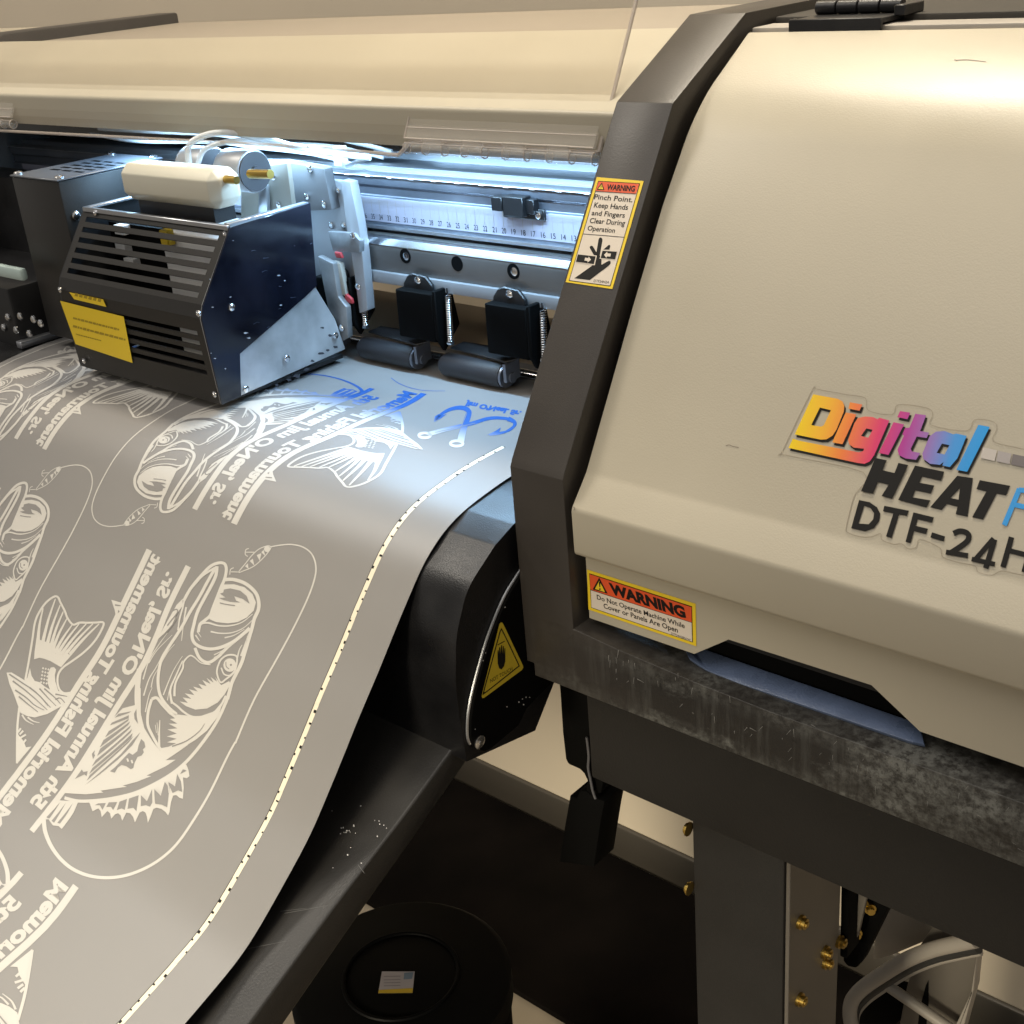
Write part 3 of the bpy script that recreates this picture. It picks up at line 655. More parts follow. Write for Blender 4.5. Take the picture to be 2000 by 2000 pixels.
# small black sensor clip on the beam
p = un((1020, 400), 1, -.3)
bm = NB(); q = [un(t, 1, -.1) for t in [(986, 416), (986, 433), (1064, 434), (1066, 409), (1052, 408)]]
box(bm, q[0].x, q[3].x, -.35, -.08, q[2].z+.15, q[0].z+.6); a = un((972, 395), 1, -.4); b = un((1048, 392), 1, -.4)
box(bm, a.x, a.x+1.1, -1.2, -.1, a.z-.5, a.z+.6); box(bm, a.x+1.2, a.x+3.2, -1.2, -.1, a.z-.8, a.z+.7); box(bm, a.x+3.2, b.x, -.8, -.1, a.z-.6, a.z+.5); bevel(bm, .06, 1)
clip = put('sensor_clip', bm, BLACKP, printer)
bm = NB()
for px in ((994, 414), (1052, 420)): p = un(px, 1, -.35); bm = NB(); screw(bm, (p.x, -.36, p.z), (0, -1, 0), .3, .15); put('clip_screw', bm, CHROME, clip)
# ---- rear guide seen under the beam
bm = NB(); sheet_x(bm, [(1, -12.7), (5, -12.0), (9, -11.2), (13, -11.6), (15, -14)], XL, XF, .4); put('rear_guide', bm, TAN, printer)
# ---- platen, film path
XE = -7.0
film_px = [(995, 933), (944, 968), (911, 993), (875, 1028), (848, 1066), (824, 1107), (803, 1157), (778, 1215), (755, 1273), (728, 1339), (699, 1405), (670, 1480), (637, 1558), (606, 1633), (564, 1709), (507, 1812), (466, 1875), (414, 1937), (362, 1999)]
fp = [yz(p, XE) for p in film_px]
ZP = -12.15
fp = [(3, ZP), (-4, ZP), (-10, ZP), (-14, ZP-.02), (-16.5, ZP-.15)]+[p for p in fp if p[0] < -17.5]+[(-52.5, -36.6), (-60, -38.9)]
# smooth the film's path
def resamp(pts, n=6):
    P = smoothpath([Vector((0, a, b)) for a, b in pts], n); return [(p.y, p.z) for p in P]
def blur(pts, it=6):
    q = list(pts)
    for _ in range(it): q = [q[0]]+[((q[i-1][0]+2*q[i][0]+q[i+1][0])/4, (q[i-1][1]+2*q[i][1]+q[i+1][1])/4) for i in range(1, len(q)-1)]+[q[-1]]
    return q
FILMP = blur(resamp(fp, 4), 8)
XPR = -2.9
plp = [(3, ZP-.25), (-16.5, ZP-.3), (-20.3, -12.95), (-22.2, -13.65), (-25.1, -15.45), (-26.5, -18.2), (-27.0, -21.5), (-27.0, -24), (-26.8, -27.5), (-20, -29), (-12, -20), (3, -17)]
bm = NB(); prism_x(bm, plp, XL, XPR)
bmesh.ops.recalc_face_normals(bm, faces=bm.faces[:])
for q, w in ((plp[1], 1.2), (plp[2], .12), (plp[3], .1), (plp[4], .9), (plp[5], .8), (plp[6], .5)):
    bmesh.ops.bevel(bm, geom=[e for e in bm.edges if near_yz(e, q)], offset=w, segments=4, profile=.5, affect='EDGES')
platen = put('curved_heater', bm, PLATEN, printer, 30)
# end plate with the hand sign
XP = XPR+.05
pl = [(1030, 1095), (1014, 1117), (990, 1155), (973, 1190), (952, 1244), (938, 1290), (927, 1331), (918, 1370), (913, 1405), (913, 1438), (918, 1453), (927, 1462), (940, 1465), (952, 1460), (1006, 1415), (1014, 1400), (1022, 1382), (1072, 1331), (1110, 1290), (1110, 1120)]
bm = NB(); poly_prism(bm, [un(p, 0, XP) for p in pl], (.3, 0, 0)); bevel(bm, .05, 1, 60)
endp = put('heater_end_plate', bm, MATBLK, printer)
bm = NB(); tube(bm, smoothpath([un(p, 0, XP+.06) for p in pl[:11]], 5), .1, 6); put('bare_edge', bm, ALU, endp)
bm = NB(); q = un((936, 1449), 0, XP+.3); screw(bm, q, (1, 0, 0), .48, .16); put('end_plate_screw', bm, CHROME, endp)
EP = PlaneX(XP+.3)
d = Decal(EP, (600, 900), .41408)
d.poly([(906, 768), (912, 762), (919, 763), (925, 772), (1017, 966), (1018, 975), (1012, 986), (833, 1118), (825, 1119), (822, 1110), (826, 1090)], YTRI, .02)
d.stroke([(908, 806), (914, 796), (921, 804), (993, 955), (994, 968), (984, 978), (845, 1088), (835, 1090), (833, 1080)], 5, INK, .03, 3, True)
d.stroke([(897, 868), (930, 850)], 4, INK, .03)
d.poly([(896, 905), (897, 893), (901, 892), (903, 912), (904, 880), (909, 876), (911, 912), (913, 870), (918, 868), (919, 910), (922, 873), (926, 873), (927, 915), (929, 884), (933, 884), (933, 945), (927, 968), (915, 984), (904, 978), (897, 955)], INK, .03)
d.text('NOT TOUCH', (862, 1047), (967, 987), (860, 1030), INK, .03, .0)
d.build('hand_sign', endp)['label'] = 'yellow triangle sign with a raised hand'
# dust on the plates
DUST = mat('white_dust', (.6, .6, .6), .7)
def specks(surf, pxs, name, parent, r0=.8, r1=1.8, m=None):
    d = Decal(surf)
    for (x, y) in pxs:
        r = random.uniform(r0, r1); a = random.random()*6.28; n = 6
        d.poly([(x+r*(.6+.7*random.random())*math.cos(a+6.28*k/n), y+r*(.6+.7*random.random())*math.sin(a+6.28*k/n)) for k in range(n)], m or DUST, .02)
    o = d.build(name, parent); o['kind'] = 'stuff'; return o
specks(EP, [(990, 1380), (1013, 1371), (1020, 1365), (1027, 1362), (1034, 1362), (1022, 1376), (908+20, 1424), (948, 1275), (943, 1290), (986, 1186)], 'dust_specks', endp)
# apron below the heater
XAP = -4.2
ap = [yz((886, 1461), XAP), yz((784, 1600), XAP), yz((654, 1770), XAP), yz((487, 1999), XAP)]
ap = [(ap[0][0]+1.5, ap[0][1]+.8)]+ap+[(ap[3][0]-20, ap[3][1]-8.5)]
low = [yz(p, XAP) for p in [(923, 1471), (835, 1600), (722, 1759), (556, 1999)]]
low = low+[(low[3][0]-20, low[3][1]-8.5)]
bm = NB(); prism_x(bm, ap+low[::-1], XL, XAP)
bmesh.ops.recalc_face_normals(bm, faces=bm.faces[:]); bevel(bm, .22, 3, 50)
apron = put('front_apron', bm, APRON, printer, 30)
APS = Ext(ap); APS.side = 1
if APS.at(-10, 5, 1).z < APS.at(-10, 5, 0).z: APS.side = -1
rs = [(665+random.random()*30, 1613+random.random()*16) for _ in range(7)]+[(672, 1626), (676, 1626), (738+random.random()*22, 1604), (742, 1610), (750, 1612), (755, 1618)]+[(random.uniform(640, 760), random.uniform(1560, 1760)) for _ in range(14)]
rs = [(x, y) for x, y in rs if x < 886-(y-1461)*.74-6 and x > 700-(y-1400)*.47]
ao = specks(APS, rs, 'dust_specks', apron, .7, 1.7)
d = Decal(APS)
for a, b in (((548, 1780), (600, 1774)), ((556, 1784), (640, 1769)), ((480, 1854), (560, 1838)), ((700, 1690), (712, 1706))): d.stroke([a, b], 1.1, mat('fine_scratch', (.12, .12, .12), .5), .015, taper=.4)
d.build('scratches', apron)['kind'] = 'stuff'
# ---- stand
YBm = YF+3.2
bz = [un(p, 1, YBm).z for p in [(1155, 1360), (1300, 1440)]]; bl = un((1155, 1517), 1, YBm); br = un((1950, 1872), 1, YBm)
bm = NB(); box(bm, bl.x, 45, YBm, YBm+9, (bl.z+br.z)/2, bz[1]+1.6); bevel(bm, .18, 2); put('stand_crossbeam', bm, DKGREY, printer)
YL = YBm+2
a, b = un((1351, 1607), 1, YL), un((1541, 1693), 1, YL); c = un((1642, 1739), 0, b.x)
bm = NB(); box(bm, a.x, b.x-.35, YL, c.y, FLOOR+1.2, b.z+3); bevel(bm, .2, 2)
leg = put('stand_leg', bm, DKGREY, printer)
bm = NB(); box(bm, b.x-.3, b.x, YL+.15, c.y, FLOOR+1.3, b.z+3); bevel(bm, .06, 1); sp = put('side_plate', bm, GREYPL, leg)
def brass(px, x, parent, nrm_=(1, 0, 0)):
    p = un(px, 0, x); bm = NB(); n = Vector(nrm_)
    cyl(bm, p, p+n*.22, .52, 18); cyl(bm, p+n*.22, p+n*.5, .40, 12); cyl(bm, p+n*.5, p+n*.62, .22, 8)
    return put('brass_screw', bm, BRASS, parent)
for px in ((1562, 1800), (1560, 1951), (1610, 1859), (1612, 1879)): brass(px, b.x, leg)
brass((1638, 1838), b.x, leg)
for px in ((1346, 1620), (1348, 1736)): brass(px, a.x, leg, (-.55, 0, 0))
# braces behind the leg
def pxplate(name, pts, y, th, m, parent, bev=.1):
    bm = NB(); poly_prism(bm, [un(p, 1, y) for p in pts], (0, th, 0)); bevel(bm, bev, 2, 40); return put(name, bm, m, parent)
pxplate('dark_channel', [(1643, 1700), (1660, 1700), (1654, 1873), (1640, 1868)], c.y+.5, 2, MATBLK, printer)
pxplate('support_plate', [(1658, 1700), (1700, 1720), (1675, 1830), (1660, 1850), (1653, 1850)], c.y+2, .4, GREYPL, printer)
br_ = pxplate('diagonal_brace', [(1700, 1720), (1745, 1755), (1725, 1795), (1683, 1880), (1672, 1892), (1655, 1889), (1645, 1877), (1650, 1850)], c.y+3.5, 1.2, MATBLK, printer, .2)
for px in ((1697, 1768), (1670, 1816)):
    p = un(px, 1, c.y+3.5); bm = NB(); cyl(bm, p, p+Vector((0.3, -.35, 0)), .45, 14); cyl(bm, p+Vector((.3, -.35, 0)), p+Vector((.5, -.6, 0)), .3, 10); put('brass_screw', bm, BRASS, br_)
# hanging bracket and power lead under the frame
pxplate('cable_bracket', [(1088, 1310), (1093, 1350), (1098, 1428), (1104, 1482), (1109, 1493), (1132, 1503), (1140, 1511), (1146, 1524), (1144, 1545), (1152, 1552), (1160, 1545), (1158, 1500), (1152, 1420), (1150, 1330), (1130, 1310)], YF+5, 2.2, MATBLK, printer, .15)
pxplate('bracket_tab', [(1158, 1518), (1178, 1527), (1174, 1549), (1165, 1551), (1158, 1548)], YF+5.2, 1, MATBLK, printer, .1)
# ================================================================== FILM
INK_Y0, INK_Y1 = -13.2, -10.2
FILM, PINK = film_mats()
film = thing('transfer_film', 'translucent grey film with white fishing artwork feeding out over the printer front', 'film', (-38, -25, -30))
FS = Ext(FILMP); FS.side = 1
if FS.at(-30, 5, 1).z < FS.at(-30, 5, 0).z: FS.side = -1
bm = NB(); XFL = -69.5; nx = 24; rows = []
for y, z in FILMP: rows.append([bm.verts.new((XFL+(XE-XFL)*i/nx, y, z)) for i in range(nx+1)])
for r, s in zip(rows, rows[1:]):
    for i in range(nx): bm.faces.new((r[i], r[i+1], s[i+1], s[i]))
bm.normal_update()
for f in bm.faces:
    f.smooth = True
    if f.normal.dot(CAM-f.calc_center_median()) < 0: f.normal_flip()
fo = put('film_sheet', bm, FILM, film, recalc=False)
# registration strip
XS = -10.8
d = Decal(Ext(FILMP)); d.surf.side = FS.side
class FDirect:
    side = 1
    def un(s, p): return Vector(p)
    def at(s, u, v, h=0): return FS.at(u, v, h)
d = Decal(FDirect())
vend = FS.v[-1]-1; vst = FS.un((985, 880)).y-.5; v = vst
STRIP = mat('white_strip', (.72, .66, .52), .5)
while v < vend:
    d.poly([(XS-.2, v), (XS+.2, v), (XS+.2, v+.5), (XS-.2, v+.5)], STRIP, .012); v += .5
v = vst
d.stroke([(XS-.22, vst+k*.5) for k in range(int((vend-vst)/.5))], .05, INK, .018)
while v < vend:
    L = random.choice([.10, .14, .2, .12]); s_ = random.choice([1, 1, -1]); t = random.uniform(.10, .24)
    x0 = XS+.2*s_; d.poly([(x0, v), (x0-s_*t, v), (x0-s_*t, v+L), (x0, v+L)], INK, .02); v += random.uniform(.5, 1.0)
d.build('registration_strip', film, FS.v)
# ---- artwork: fish, drawn once and repeated over the film
def UV(p): return FS.un(p)
class Art(Decal):
    def z(s, off, sc): s.off, s.sc = off, sc
def fish(uvf, name):
    d = Art(FS, uv=uvf); Wt, Dk = PINK, FILM
    d.surf = FDirect(); d.uv = lambda p: uvf(FS.un((d.off[0]+p[0]*d.sc, d.off[1]+p[1]*d.sc)))
    h1, h2, h3 = .015, .03, .045
    # bars and lettering
    d.z((0, 0), 1)
    d.stroke([(368, 1106), (331, 1181), (303, 1250), (273, 1311), (226, 1385), (143, 1518), (62, 1623.6)], 11, Wt, h1, 4)
    d.stroke([(292, 1074), (241, 1181), (200, 1265), (152, 1339), (87, 1440), (0, 1555), (-36, 1602)], 11.5, Wt, h1, 4)
    d.textpath('Memorial Fishing Tournament', [(-30, 1594), (0, 1555), (87, 1440), (152, 1339), (200, 1265), (241, 1181), (291, 1077)], 27, 22, Wt, h1, .045, 10)
    d.textpath("5th Annual Jim O'Neal, Sr.", [(86, 1590), (143, 1518), (226, 1385), (273, 1311), (303, 1250), (331, 1181), (356, 1130)], 27, 22, Wt, h1, .045, -9, True)
    # head
    d.z((200, 1040), .22774)
    d.stroke([(1050, 405), (1130, 405), (1230, 440), (1310, 510), (1340, 580), (1340, 660), (1305, 740), (1285, 820), (1255, 920), (1220, 1040), (1190, 1130), (1120, 1270), (1098, 1340), (1074, 1432)], 30, Wt, h1, 5)
    d.poly([(1045, 447), (1130, 445), (1220, 470), (1290, 530), (1318, 600), (1300, 670), (1240, 730), (1160, 770), (1080, 780), (980, 770), (920, 745), (935, 700), (960, 640), (990, 560)], Wt, h1)
    d.poly([(1045, 490), (1100, 480), (1185, 500), (1240, 545), (1265, 612), (1205, 570), (1130, 545), (1150, 585), (1185, 602), (1100, 595), (1040, 580), (1002, 562), (1060, 560), (1012, 525), (1040, 515)], Dk, h2)
    d.stroke([(1010, 605), (1080, 620), (1140, 628)], 8, Dk, h2, 4)
    d.stroke([(700, 585), (760, 480), (850, 370), (930, 290), (1000, 262), (1050, 270), (1065, 320), (1050, 400), (1020, 470), (985, 560), (950, 650), (925, 715), (880, 755), (840, 790), (825, 855)], 26, Wt, h1, 6)
    d.stroke([(985, 290), (975, 370), (935, 460), (875, 570), (815, 690), (785, 800), (770, 880), (790, 945), (850, 985), (930, 1000), (1020, 985), (1120, 940), (1200, 880), (1265, 820)], 28, Wt, h1, 6)
    d.stroke([(965, 315), (900, 430), (830, 560), (750, 690), (690, 800), (640, 880), (560, 1000), (510, 1090), (485, 1200), (480, 1300), (500, 1400), (560, 1490), (640, 1560)], 26, Wt, h1, 6)
    d.stroke([(975, 300), (870, 365), (800, 440), (720, 540), (690, 650), (665, 740), (650, 840)], 20, Wt, h1, 5, taper=12)
    d.stroke([(720, 640), (700, 760), (680, 930)], 16, Wt, h1, 5, taper=5)
    d.stroke([(795, 990), (830, 1070), (880, 1110), (930, 1110), (1000, 1060), (1080, 980), (1180, 900), (1260, 830)], 26, Wt, h1, 6)
    for q, w in (([(930, 850), (1010, 865), (1110, 860), (1210, 820), (1290, 750)], 14), ([(1050, 903), (1130, 882), (1220, 830)], 12), ([(830, 790), (900, 775), (1000, 800), (1100, 800), (1200, 770), (1290, 700)], 18), ([(800, 880), (835, 930)], 14), ([(815, 850), (850, 900)], 10), ([(960, 1050), (1020, 1020), (1060, 990)], 10), ([(960, 1075), (1030, 1035)], 10), ([(620, 1405), (630, 1290), (690, 1170), (700, 1110), (750, 1058), (790, 1070), (850, 1120), (930, 1135)], 20), ([(600, 1470), (585, 1350), (635, 1225), (690, 1100)], 22), ([(525, 1395), (570, 1280), (620, 1170), (690, 1060)], 12), ([(350, 1260), (400, 1100), (480, 970), (560, 860)], 12), ([(355, 1400), (400, 1260), (460, 1160), (540, 1010)], 12), ([(370, 1540), (400, 1400), (430, 1330)], 10), ([(400, 1120), (470, 1010), (600, 880)], 10), ([(480, 1250), (500, 1140), (560, 1030), (620, 960)], 12), ([(560, 1440), (575, 1360), (600, 1290)], 8), ([(420, 1330), (440, 1240), (480, 1170)], 10)):
        d.stroke(q, w, Wt, h1, 5, taper=w*.4)
    d.poly([(480, 915), (520, 830), (560, 760), (640, 620), (690, 570), (690, 630), (640, 700), (600, 790), (540, 860)], Wt, h1)
    d.stroke([(610, 670), (640, 660), (645, 690), (590, 760), (560, 800)], 10, Dk, h2, 4); d.stroke([(520, 900), (600, 800), (640, 740)], 8, Dk, h2, 4)
    # eye
    d.stroke([(990, 1155), (1020, 1090), (1080, 1052), (1150, 1060), (1155, 1120), (1130, 1200), (1060, 1260), (1015, 1285), (985, 1210)], 15, Wt, h1, 5, True)
    d.poly([(1095+55*math.cos(t), 1138+58*math.sin(t)) for t in [k*.4 for k in range(16)]], Wt, h1)
    d.stroke([(1020, 1160), (1045, 1215), (1095, 1225), (1140, 1180)], 12, Wt, h1, 5)
    d.poly([(1105+10*math.cos(t), 1136+10*math.sin(t)) for t in [k*.8 for k in range(8)]], Dk, h2); d.stroke([(1062, 1110), (1065, 1150), (1090, 1172)], 8, Dk, h2, 4)
    d.stroke([(1155, 1095), (1175, 1010), (1200, 965)], 14, Wt, h1, 4, taper=6); d.stroke([(1190, 1060), (1225, 960), (1255, 870)], 16, Wt, h1, 4, taper=6)
    # cheek fan
    d.poly([(1020, 1310), (1090, 1275), (1100, 1300), (1050, 1390), (990, 1460), (900, 1510), (800, 1520), (720, 1490), (665, 1450), (735, 1462), (690, 1415), (765, 1428), (708, 1380), (790, 1395), (745, 1345), (820, 1365), (780, 1322), (862, 1345), (825, 1298), (895, 1318), (858, 1265), (930, 1300), (895, 1248), (955, 1288), (930, 1240), (985, 1280), (970, 1240)], Wt, h1)
    d.stroke([(590, 1450), (650, 1495), (700, 1540), (780, 1582), (900, 1570), (1000, 1510), (1060, 1400)], 18, Wt, h1, 5)
    # gill plate
    d.poly([(640, 1560), (720, 1570), (800, 1590), (960, 1535), (1035, 1445), (1000, 1570), (900, 1700), (800, 1780), (700, 1840), (600, 1885), (520, 1890), (505, 1850), (570, 1838), (635, 1808), (555, 1800), (640, 1770), (555, 1750), (640, 1725), (560, 1690), (645, 1680), (570, 1640), (645, 1640), (580, 1600), (625, 1595), (580, 1560)], Wt, h1)
    d.stroke([(600, 1835), (720, 1790), (830, 1710), (880, 1640)], 12, Dk, h2, 5, taper=4)
    d.stroke([(425, 1430), (395, 1540), (392, 1650), (430, 1740), (480, 1830), (520, 1880)], 24, Wt, h1, 5)
    d.stroke([(425, 1430), (470, 1420), (520, 1480), (600, 1560), (680, 1580)], 26, Wt, h1, 5)
    d.stroke([(495, 1610), (490, 1720), (490, 1850)], 8, Wt, h1, 3, taper=22); d.stroke([(455, 1650), (465, 1720)], 5, Wt, h1); d.stroke([(470, 1630), (478, 1740)], 5, Wt, h1)
    d.stroke([(320, 1170), (305, 1300), (300, 1420), (310, 1560), (330, 1680), (380, 1770), (440, 1850)], 46, Wt, h1, 5)
    # lure, hooks and line
    d.stroke([(1450, 125), (1420, 115), (1350, 140), (1290, 190), (1230, 265), (1170, 340), (1210, 330), (1300, 290), (1380, 220), (1430, 160)], 8, Wt, h1, 4, True)
    d.poly([(1415+28*math.cos(t), 143+26*math.sin(t)) for t in [k*.5 for k in range(13)]], Wt, h1)
    for q in ([(1265, 245), (1305, 285), (1292, 225)], [(1325, 195), (1352, 245), (1365, 178)], [(1225, 290), (1255, 312), (1250, 265)], [(1365, 170), (1400, 205), (1385, 150)]): d.poly(q, Wt, h1)
    for q in ([(1305, 170), (1230, 170)], [(1258, 138), (1232, 150), (1228, 190), (1250, 206)], [(1165, 340), (1105, 338)], [(1128, 303), (1100, 318), (1094, 362)]): d.stroke(q, 8, Wt, h1, 3)
    d.stroke([(1450, 122), (1550, 106), (1640, 105), (1730, 130), (1800, 190), (1832, 290), (1820, 400), (1760, 570), (1640, 820), (1500, 1080), (1300, 1440), (1141, 1809)], 10, Wt, h1, 6, taper=16)
    # belly, fins
    d.z((60, 1340), .20704)
    d.stroke([(1858, 105), (1840, 160), (1760, 330), (1640, 510), (1520, 660), (1420, 760), (1300, 850), (1140, 940), (980, 1010), (800, 1055), (620, 1080), (450, 1085), (320, 1055)], 30, Wt, h1, 5)
    d.stroke([(1932, 528), (1850, 680), (1700, 990), (1560, 1230), (1380, 1490), (1200, 1650), (1000, 1755), (800, 1805), (600, 1800), (430, 1745), (300, 1650), (200, 1520), (140, 1380), (125, 1260)], 18, Wt, h1, 6, taper=40)
    d.poly([(870, 210), (985, 180), (995, 20), (1040, 20), (1040, 260), (1075, 400), (1150, 520), (1225, 615), (1290, 620), (1500, 500), (1650, 330), (1640, 380), (1480, 560), (1275, 700), (1370, 695), (1270, 760), (1095, 845), (1140, 850), (1000, 905), (870, 940), (910, 950), (660, 988), (690, 1005), (520, 1022), (320, 1010), (300, 1035), (230, 1085), (420, 850), (620, 545), (780, 300)], Wt, h1)
    rays = [([(955, 238), (830, 262), (795, 300), (920, 258)]), ([(930, 275), (770, 345), (750, 372), (925, 305)]), ([(930, 308), (740, 425), (705, 485), (920, 330)]), ([(940, 335), (690, 510), (655, 580), (925, 365)]), ([(950, 370), (660, 590), (630, 660), (935, 400)]), ([(960, 405), (615, 700), (580, 760), (945, 440)]), ([(965, 445), (585, 775), (555, 830), (950, 490)]), ([(975, 470), (560, 840), (530, 895), (930, 530)]), ([(1038, 435), (960, 560), (830, 690), (660, 830), (515, 935), (690, 785), (850, 645), (960, 515)]),
            ([(1045, 500), (1075, 530), (1085, 575), (1060, 600), (1070, 625), (1050, 655), (1010, 670), (985, 720), (970, 775), (945, 785), (900, 755), (860, 745), (825, 770), (795, 818), (750, 805), (800, 765), (880, 680), (930, 630), (965, 650), (1008, 615), (1020, 560)]),
            ([(1000, 215), (978, 260), (982, 310), (1015, 357), (1003, 290)]), ([(485, 788), (420, 877), (508, 835), (530, 850), (540, 803), (500, 812)]), ([(610, 605), (580, 640), (590, 690), (610, 655), (600, 640)])]
    for q in rays: d.poly(q, Dk, h2)
    for x, y in ((915, 700), (955, 715)): d.stroke([(x, y-15), (x+10, y+15)], 16, Wt, h3)
    d.poly([(1470, 740), (1490, 790), (1500, 850), (1475, 870), (1440, 862), (1446, 960), (1438, 1065), (1405, 1055), (1375, 1030), (1345, 1035), (1325, 1100), (1312, 1190), (1298, 1222), (1275, 1190), (1235, 1160), (1190, 1148), (1160, 1160), (1130, 1240), (1107, 1292), (1098, 1230), (1085, 1195), (1060, 1180), (1030, 1195), (985, 1288), (968, 1235), (940, 1200), (905, 1195), (865, 1272), (850, 1220), (825, 1200), (800, 1210), (762, 1252), (750, 1200), (725, 1180), (672, 1238), (662, 1180), (640, 1155), (585, 1182), (560, 1110), (540, 1085), (800, 1050), (1000, 1000), (1150, 938), (1300, 848), (1420, 755)], Wt, h1)
    for q in ([(1475, 800), (1412, 832), (1440, 785)], [(1385, 830), (1420, 900), (1432, 1000), (1395, 985), (1342, 1010), (1290, 900), (1365, 945)], [(1268, 905), (1312, 960), (1290, 1145), (1240, 1120), (1178, 1112), (1165, 970), (1230, 1035)], [(1148, 970), (1150, 1100), (1128, 1140), (1090, 1125), (1040, 1135), (1042, 1030), (1100, 1085)], [(1022, 1030), (1000, 1182), (970, 1150), (915, 1160), (930, 1062)], [(912, 1065), (890, 1170), (860, 1155), (815, 1172), (840, 1092)], [(820, 1095), (780, 1172), (760, 1140), (715, 1142), (740, 1098)], [(712, 1105), (680, 1170), (655, 1125), (605, 1125), (640, 1108)]): d.poly(q, Dk, h2)
    for q in ([(1325, 890), (1365, 945)], [(1190, 960), (1232, 1032)], [(1065, 1025), (1100, 1082)], [(1298, 900), (1310, 1010)], [(1165, 975), (1170, 1100)]): d.stroke(q, 10, Wt, h3)
    d.poly([(260, 1078), (452, 1090), (405, 1200), (295, 1350), (265, 1322), (212, 1316), (170, 1258), (130, 1262)], Wt, h1)
    for q in ([(282, 1095), (150, 1240), (178, 1252)], [(335, 1100), (198, 1272), (222, 1292)], [(400, 1105), (252, 1292), (278, 1300), (350, 1200)]): d.poly(q, Dk, h2)
    # tail
    d.z((0, 1140), .15528)
    d.stroke([(320, 1210), (360, 1000), (410, 700), (440, 500), (490, 370), (580, 240), (680, 165), (730, 170), (760, 230), (820, 350), (850, 430), (920, 515), (1000, 492), (1100, 492), (1200, 490), (1305, 492), (1270, 600), (1180, 740), (1050, 870), (900, 980), (800, 1050), (740, 1130), (725, 1230), (750, 1330), (810, 1378), (890, 1372)], 26, Wt, h1, 5)
    d.poly([(430, 952), (438, 850), (460, 690), (540, 720), (640, 750), (700, 880), (820, 870), (900, 900), (770, 1052), (640, 975), (560, 945), (500, 932)], Wt, h1)
    for a, b in (((480, 720), (545, 310)), ((540, 740), (700, 190)), ((600, 750), (760, 270)), ((645, 780), (800, 350)), ((665, 830), (845, 440)), ((690, 870), (910, 520)), ((720, 890), (1000, 505)), ((770, 890), (1090, 505)), ((820, 890), (1170, 505)), ((880, 890), (1250, 505))): d.stroke([a, ((a[0]+b[0])/2-12, (a[1]+b[1])/2), b], 46, Wt, h1, 4, taper=14)
    d.poly([(640, 1055), (680, 1050), (708, 1080), (692, 1150), (698, 1230), (740, 1370), (640, 1360), (600, 1250), (610, 1120)], Wt, h1)
    random.seed(3)
    for i in range(5):
        for j in range(3):
            x, y = 520+i*6+j*34, 1240-i*44+j*8; d.poly([(x, y-16), (x+14, y), (x, y+16), (x-14, y)], Wt, h1)
    d.poly([(85, 1120), (150, 1118), (310, 1215), (345, 1190), (380, 1060), (400, 1160), (440, 1225), (500, 1240), (560, 1290), (640, 1340), (720, 1345), (890, 1395), (850, 1450), (780, 1540), (600, 1640), (440, 1685), (340, 1665), (260, 1625), (230, 1540), (180, 1400), (120, 1260)], Wt, h1)
    for q in ([(120, 1140), (300, 1260), (460, 1370), (610, 1540)], [(165, 1225), (330, 1350), (480, 1480), (600, 1590)], [(195, 1340), (340, 1440), (440, 1530), (560, 1592)], [(240, 1420), (360, 1520), (480, 1615)], [(380, 1310), (500, 1410), (640, 1560)], [(500, 1320), (600, 1430), (710, 1540)], [(560, 1320), (700, 1440), (765, 1515)], [(700, 1390), (850, 1420)], [(700, 1460), (760, 1440), (820, 1500)]): d.stroke(q, 20, Dk, h2, 4, taper=8)
    d.stroke([(245, 1560), (225, 1750), (218, 1932), (216, 2260)], 28, Wt, h1, 4)
    d.stroke([(280, 1650), (330, 1720), (425, 1772)], 24, Wt, h1, 4, taper=8); d.stroke([(350, 1680), (420, 1730), (500, 1750)], 22, Wt, h1, 4, taper=8)
    for q in ([(230, 1870), (265, 1820)], [(250, 1900), (295, 1850)], [(225, 1960), (330, 1900)], [(230, 2100), (330, 1960)]): d.stroke(q, 24, Wt, h1)
    d.poly([(215, 2270), (232, 1900), (300, 1980), (330, 2060), (400, 2050)], Wt, h1)
    d.poly([(1402, 203), (1530, 240), (1545, 285), (1462, 425), (1444, 330)], Wt, h1); d.poly([(1450, 260), (1525, 272), (1518, 285), (1450, 278)], Dk, h2); d.poly([(1490, 330), (1510, 350), (1485, 375)], Dk, h2)
    return d.build(name, film, FS.v)
ref = UV((368, 1106)); ref_lo = UV((62, 1623.6))
fish(lambda q: q, 'printed_artwork')['label'] = 'whole bass artwork in white, foremost on the film'
def moved(px_from, px_to, flip, name, su=1, sv=1):
    a, b = UV(px_from), UV(px_to)
    f = (lambda q: b-Vector(((q.x-a.x)*su, (q.y-a.y)*sv))) if flip else (lambda q: b+(q-a))
    lim = lambda q: f(q)
    return fish(lim, name)
CLIP_ART = True
moved((437, 1098.8), (50, 942.5), False, 'printed_artwork')['label'] = 'white bass artwork cut by the left picture edge'
moved((62, 1623.6), (727, 759), True, 'printed_artwork', .96, .876)['label'] = 'bass artwork half white and half blue beside the carriage'
moved((62, 1623.6), (42, 1704.5), True, 'printed_artwork')['label'] = 'white bass artwork at the lower left corner'
moved((368, 1106), (31, 857), True, 'printed_artwork', .96, .876)['label'] = 'white bass artwork partly under the carriage'
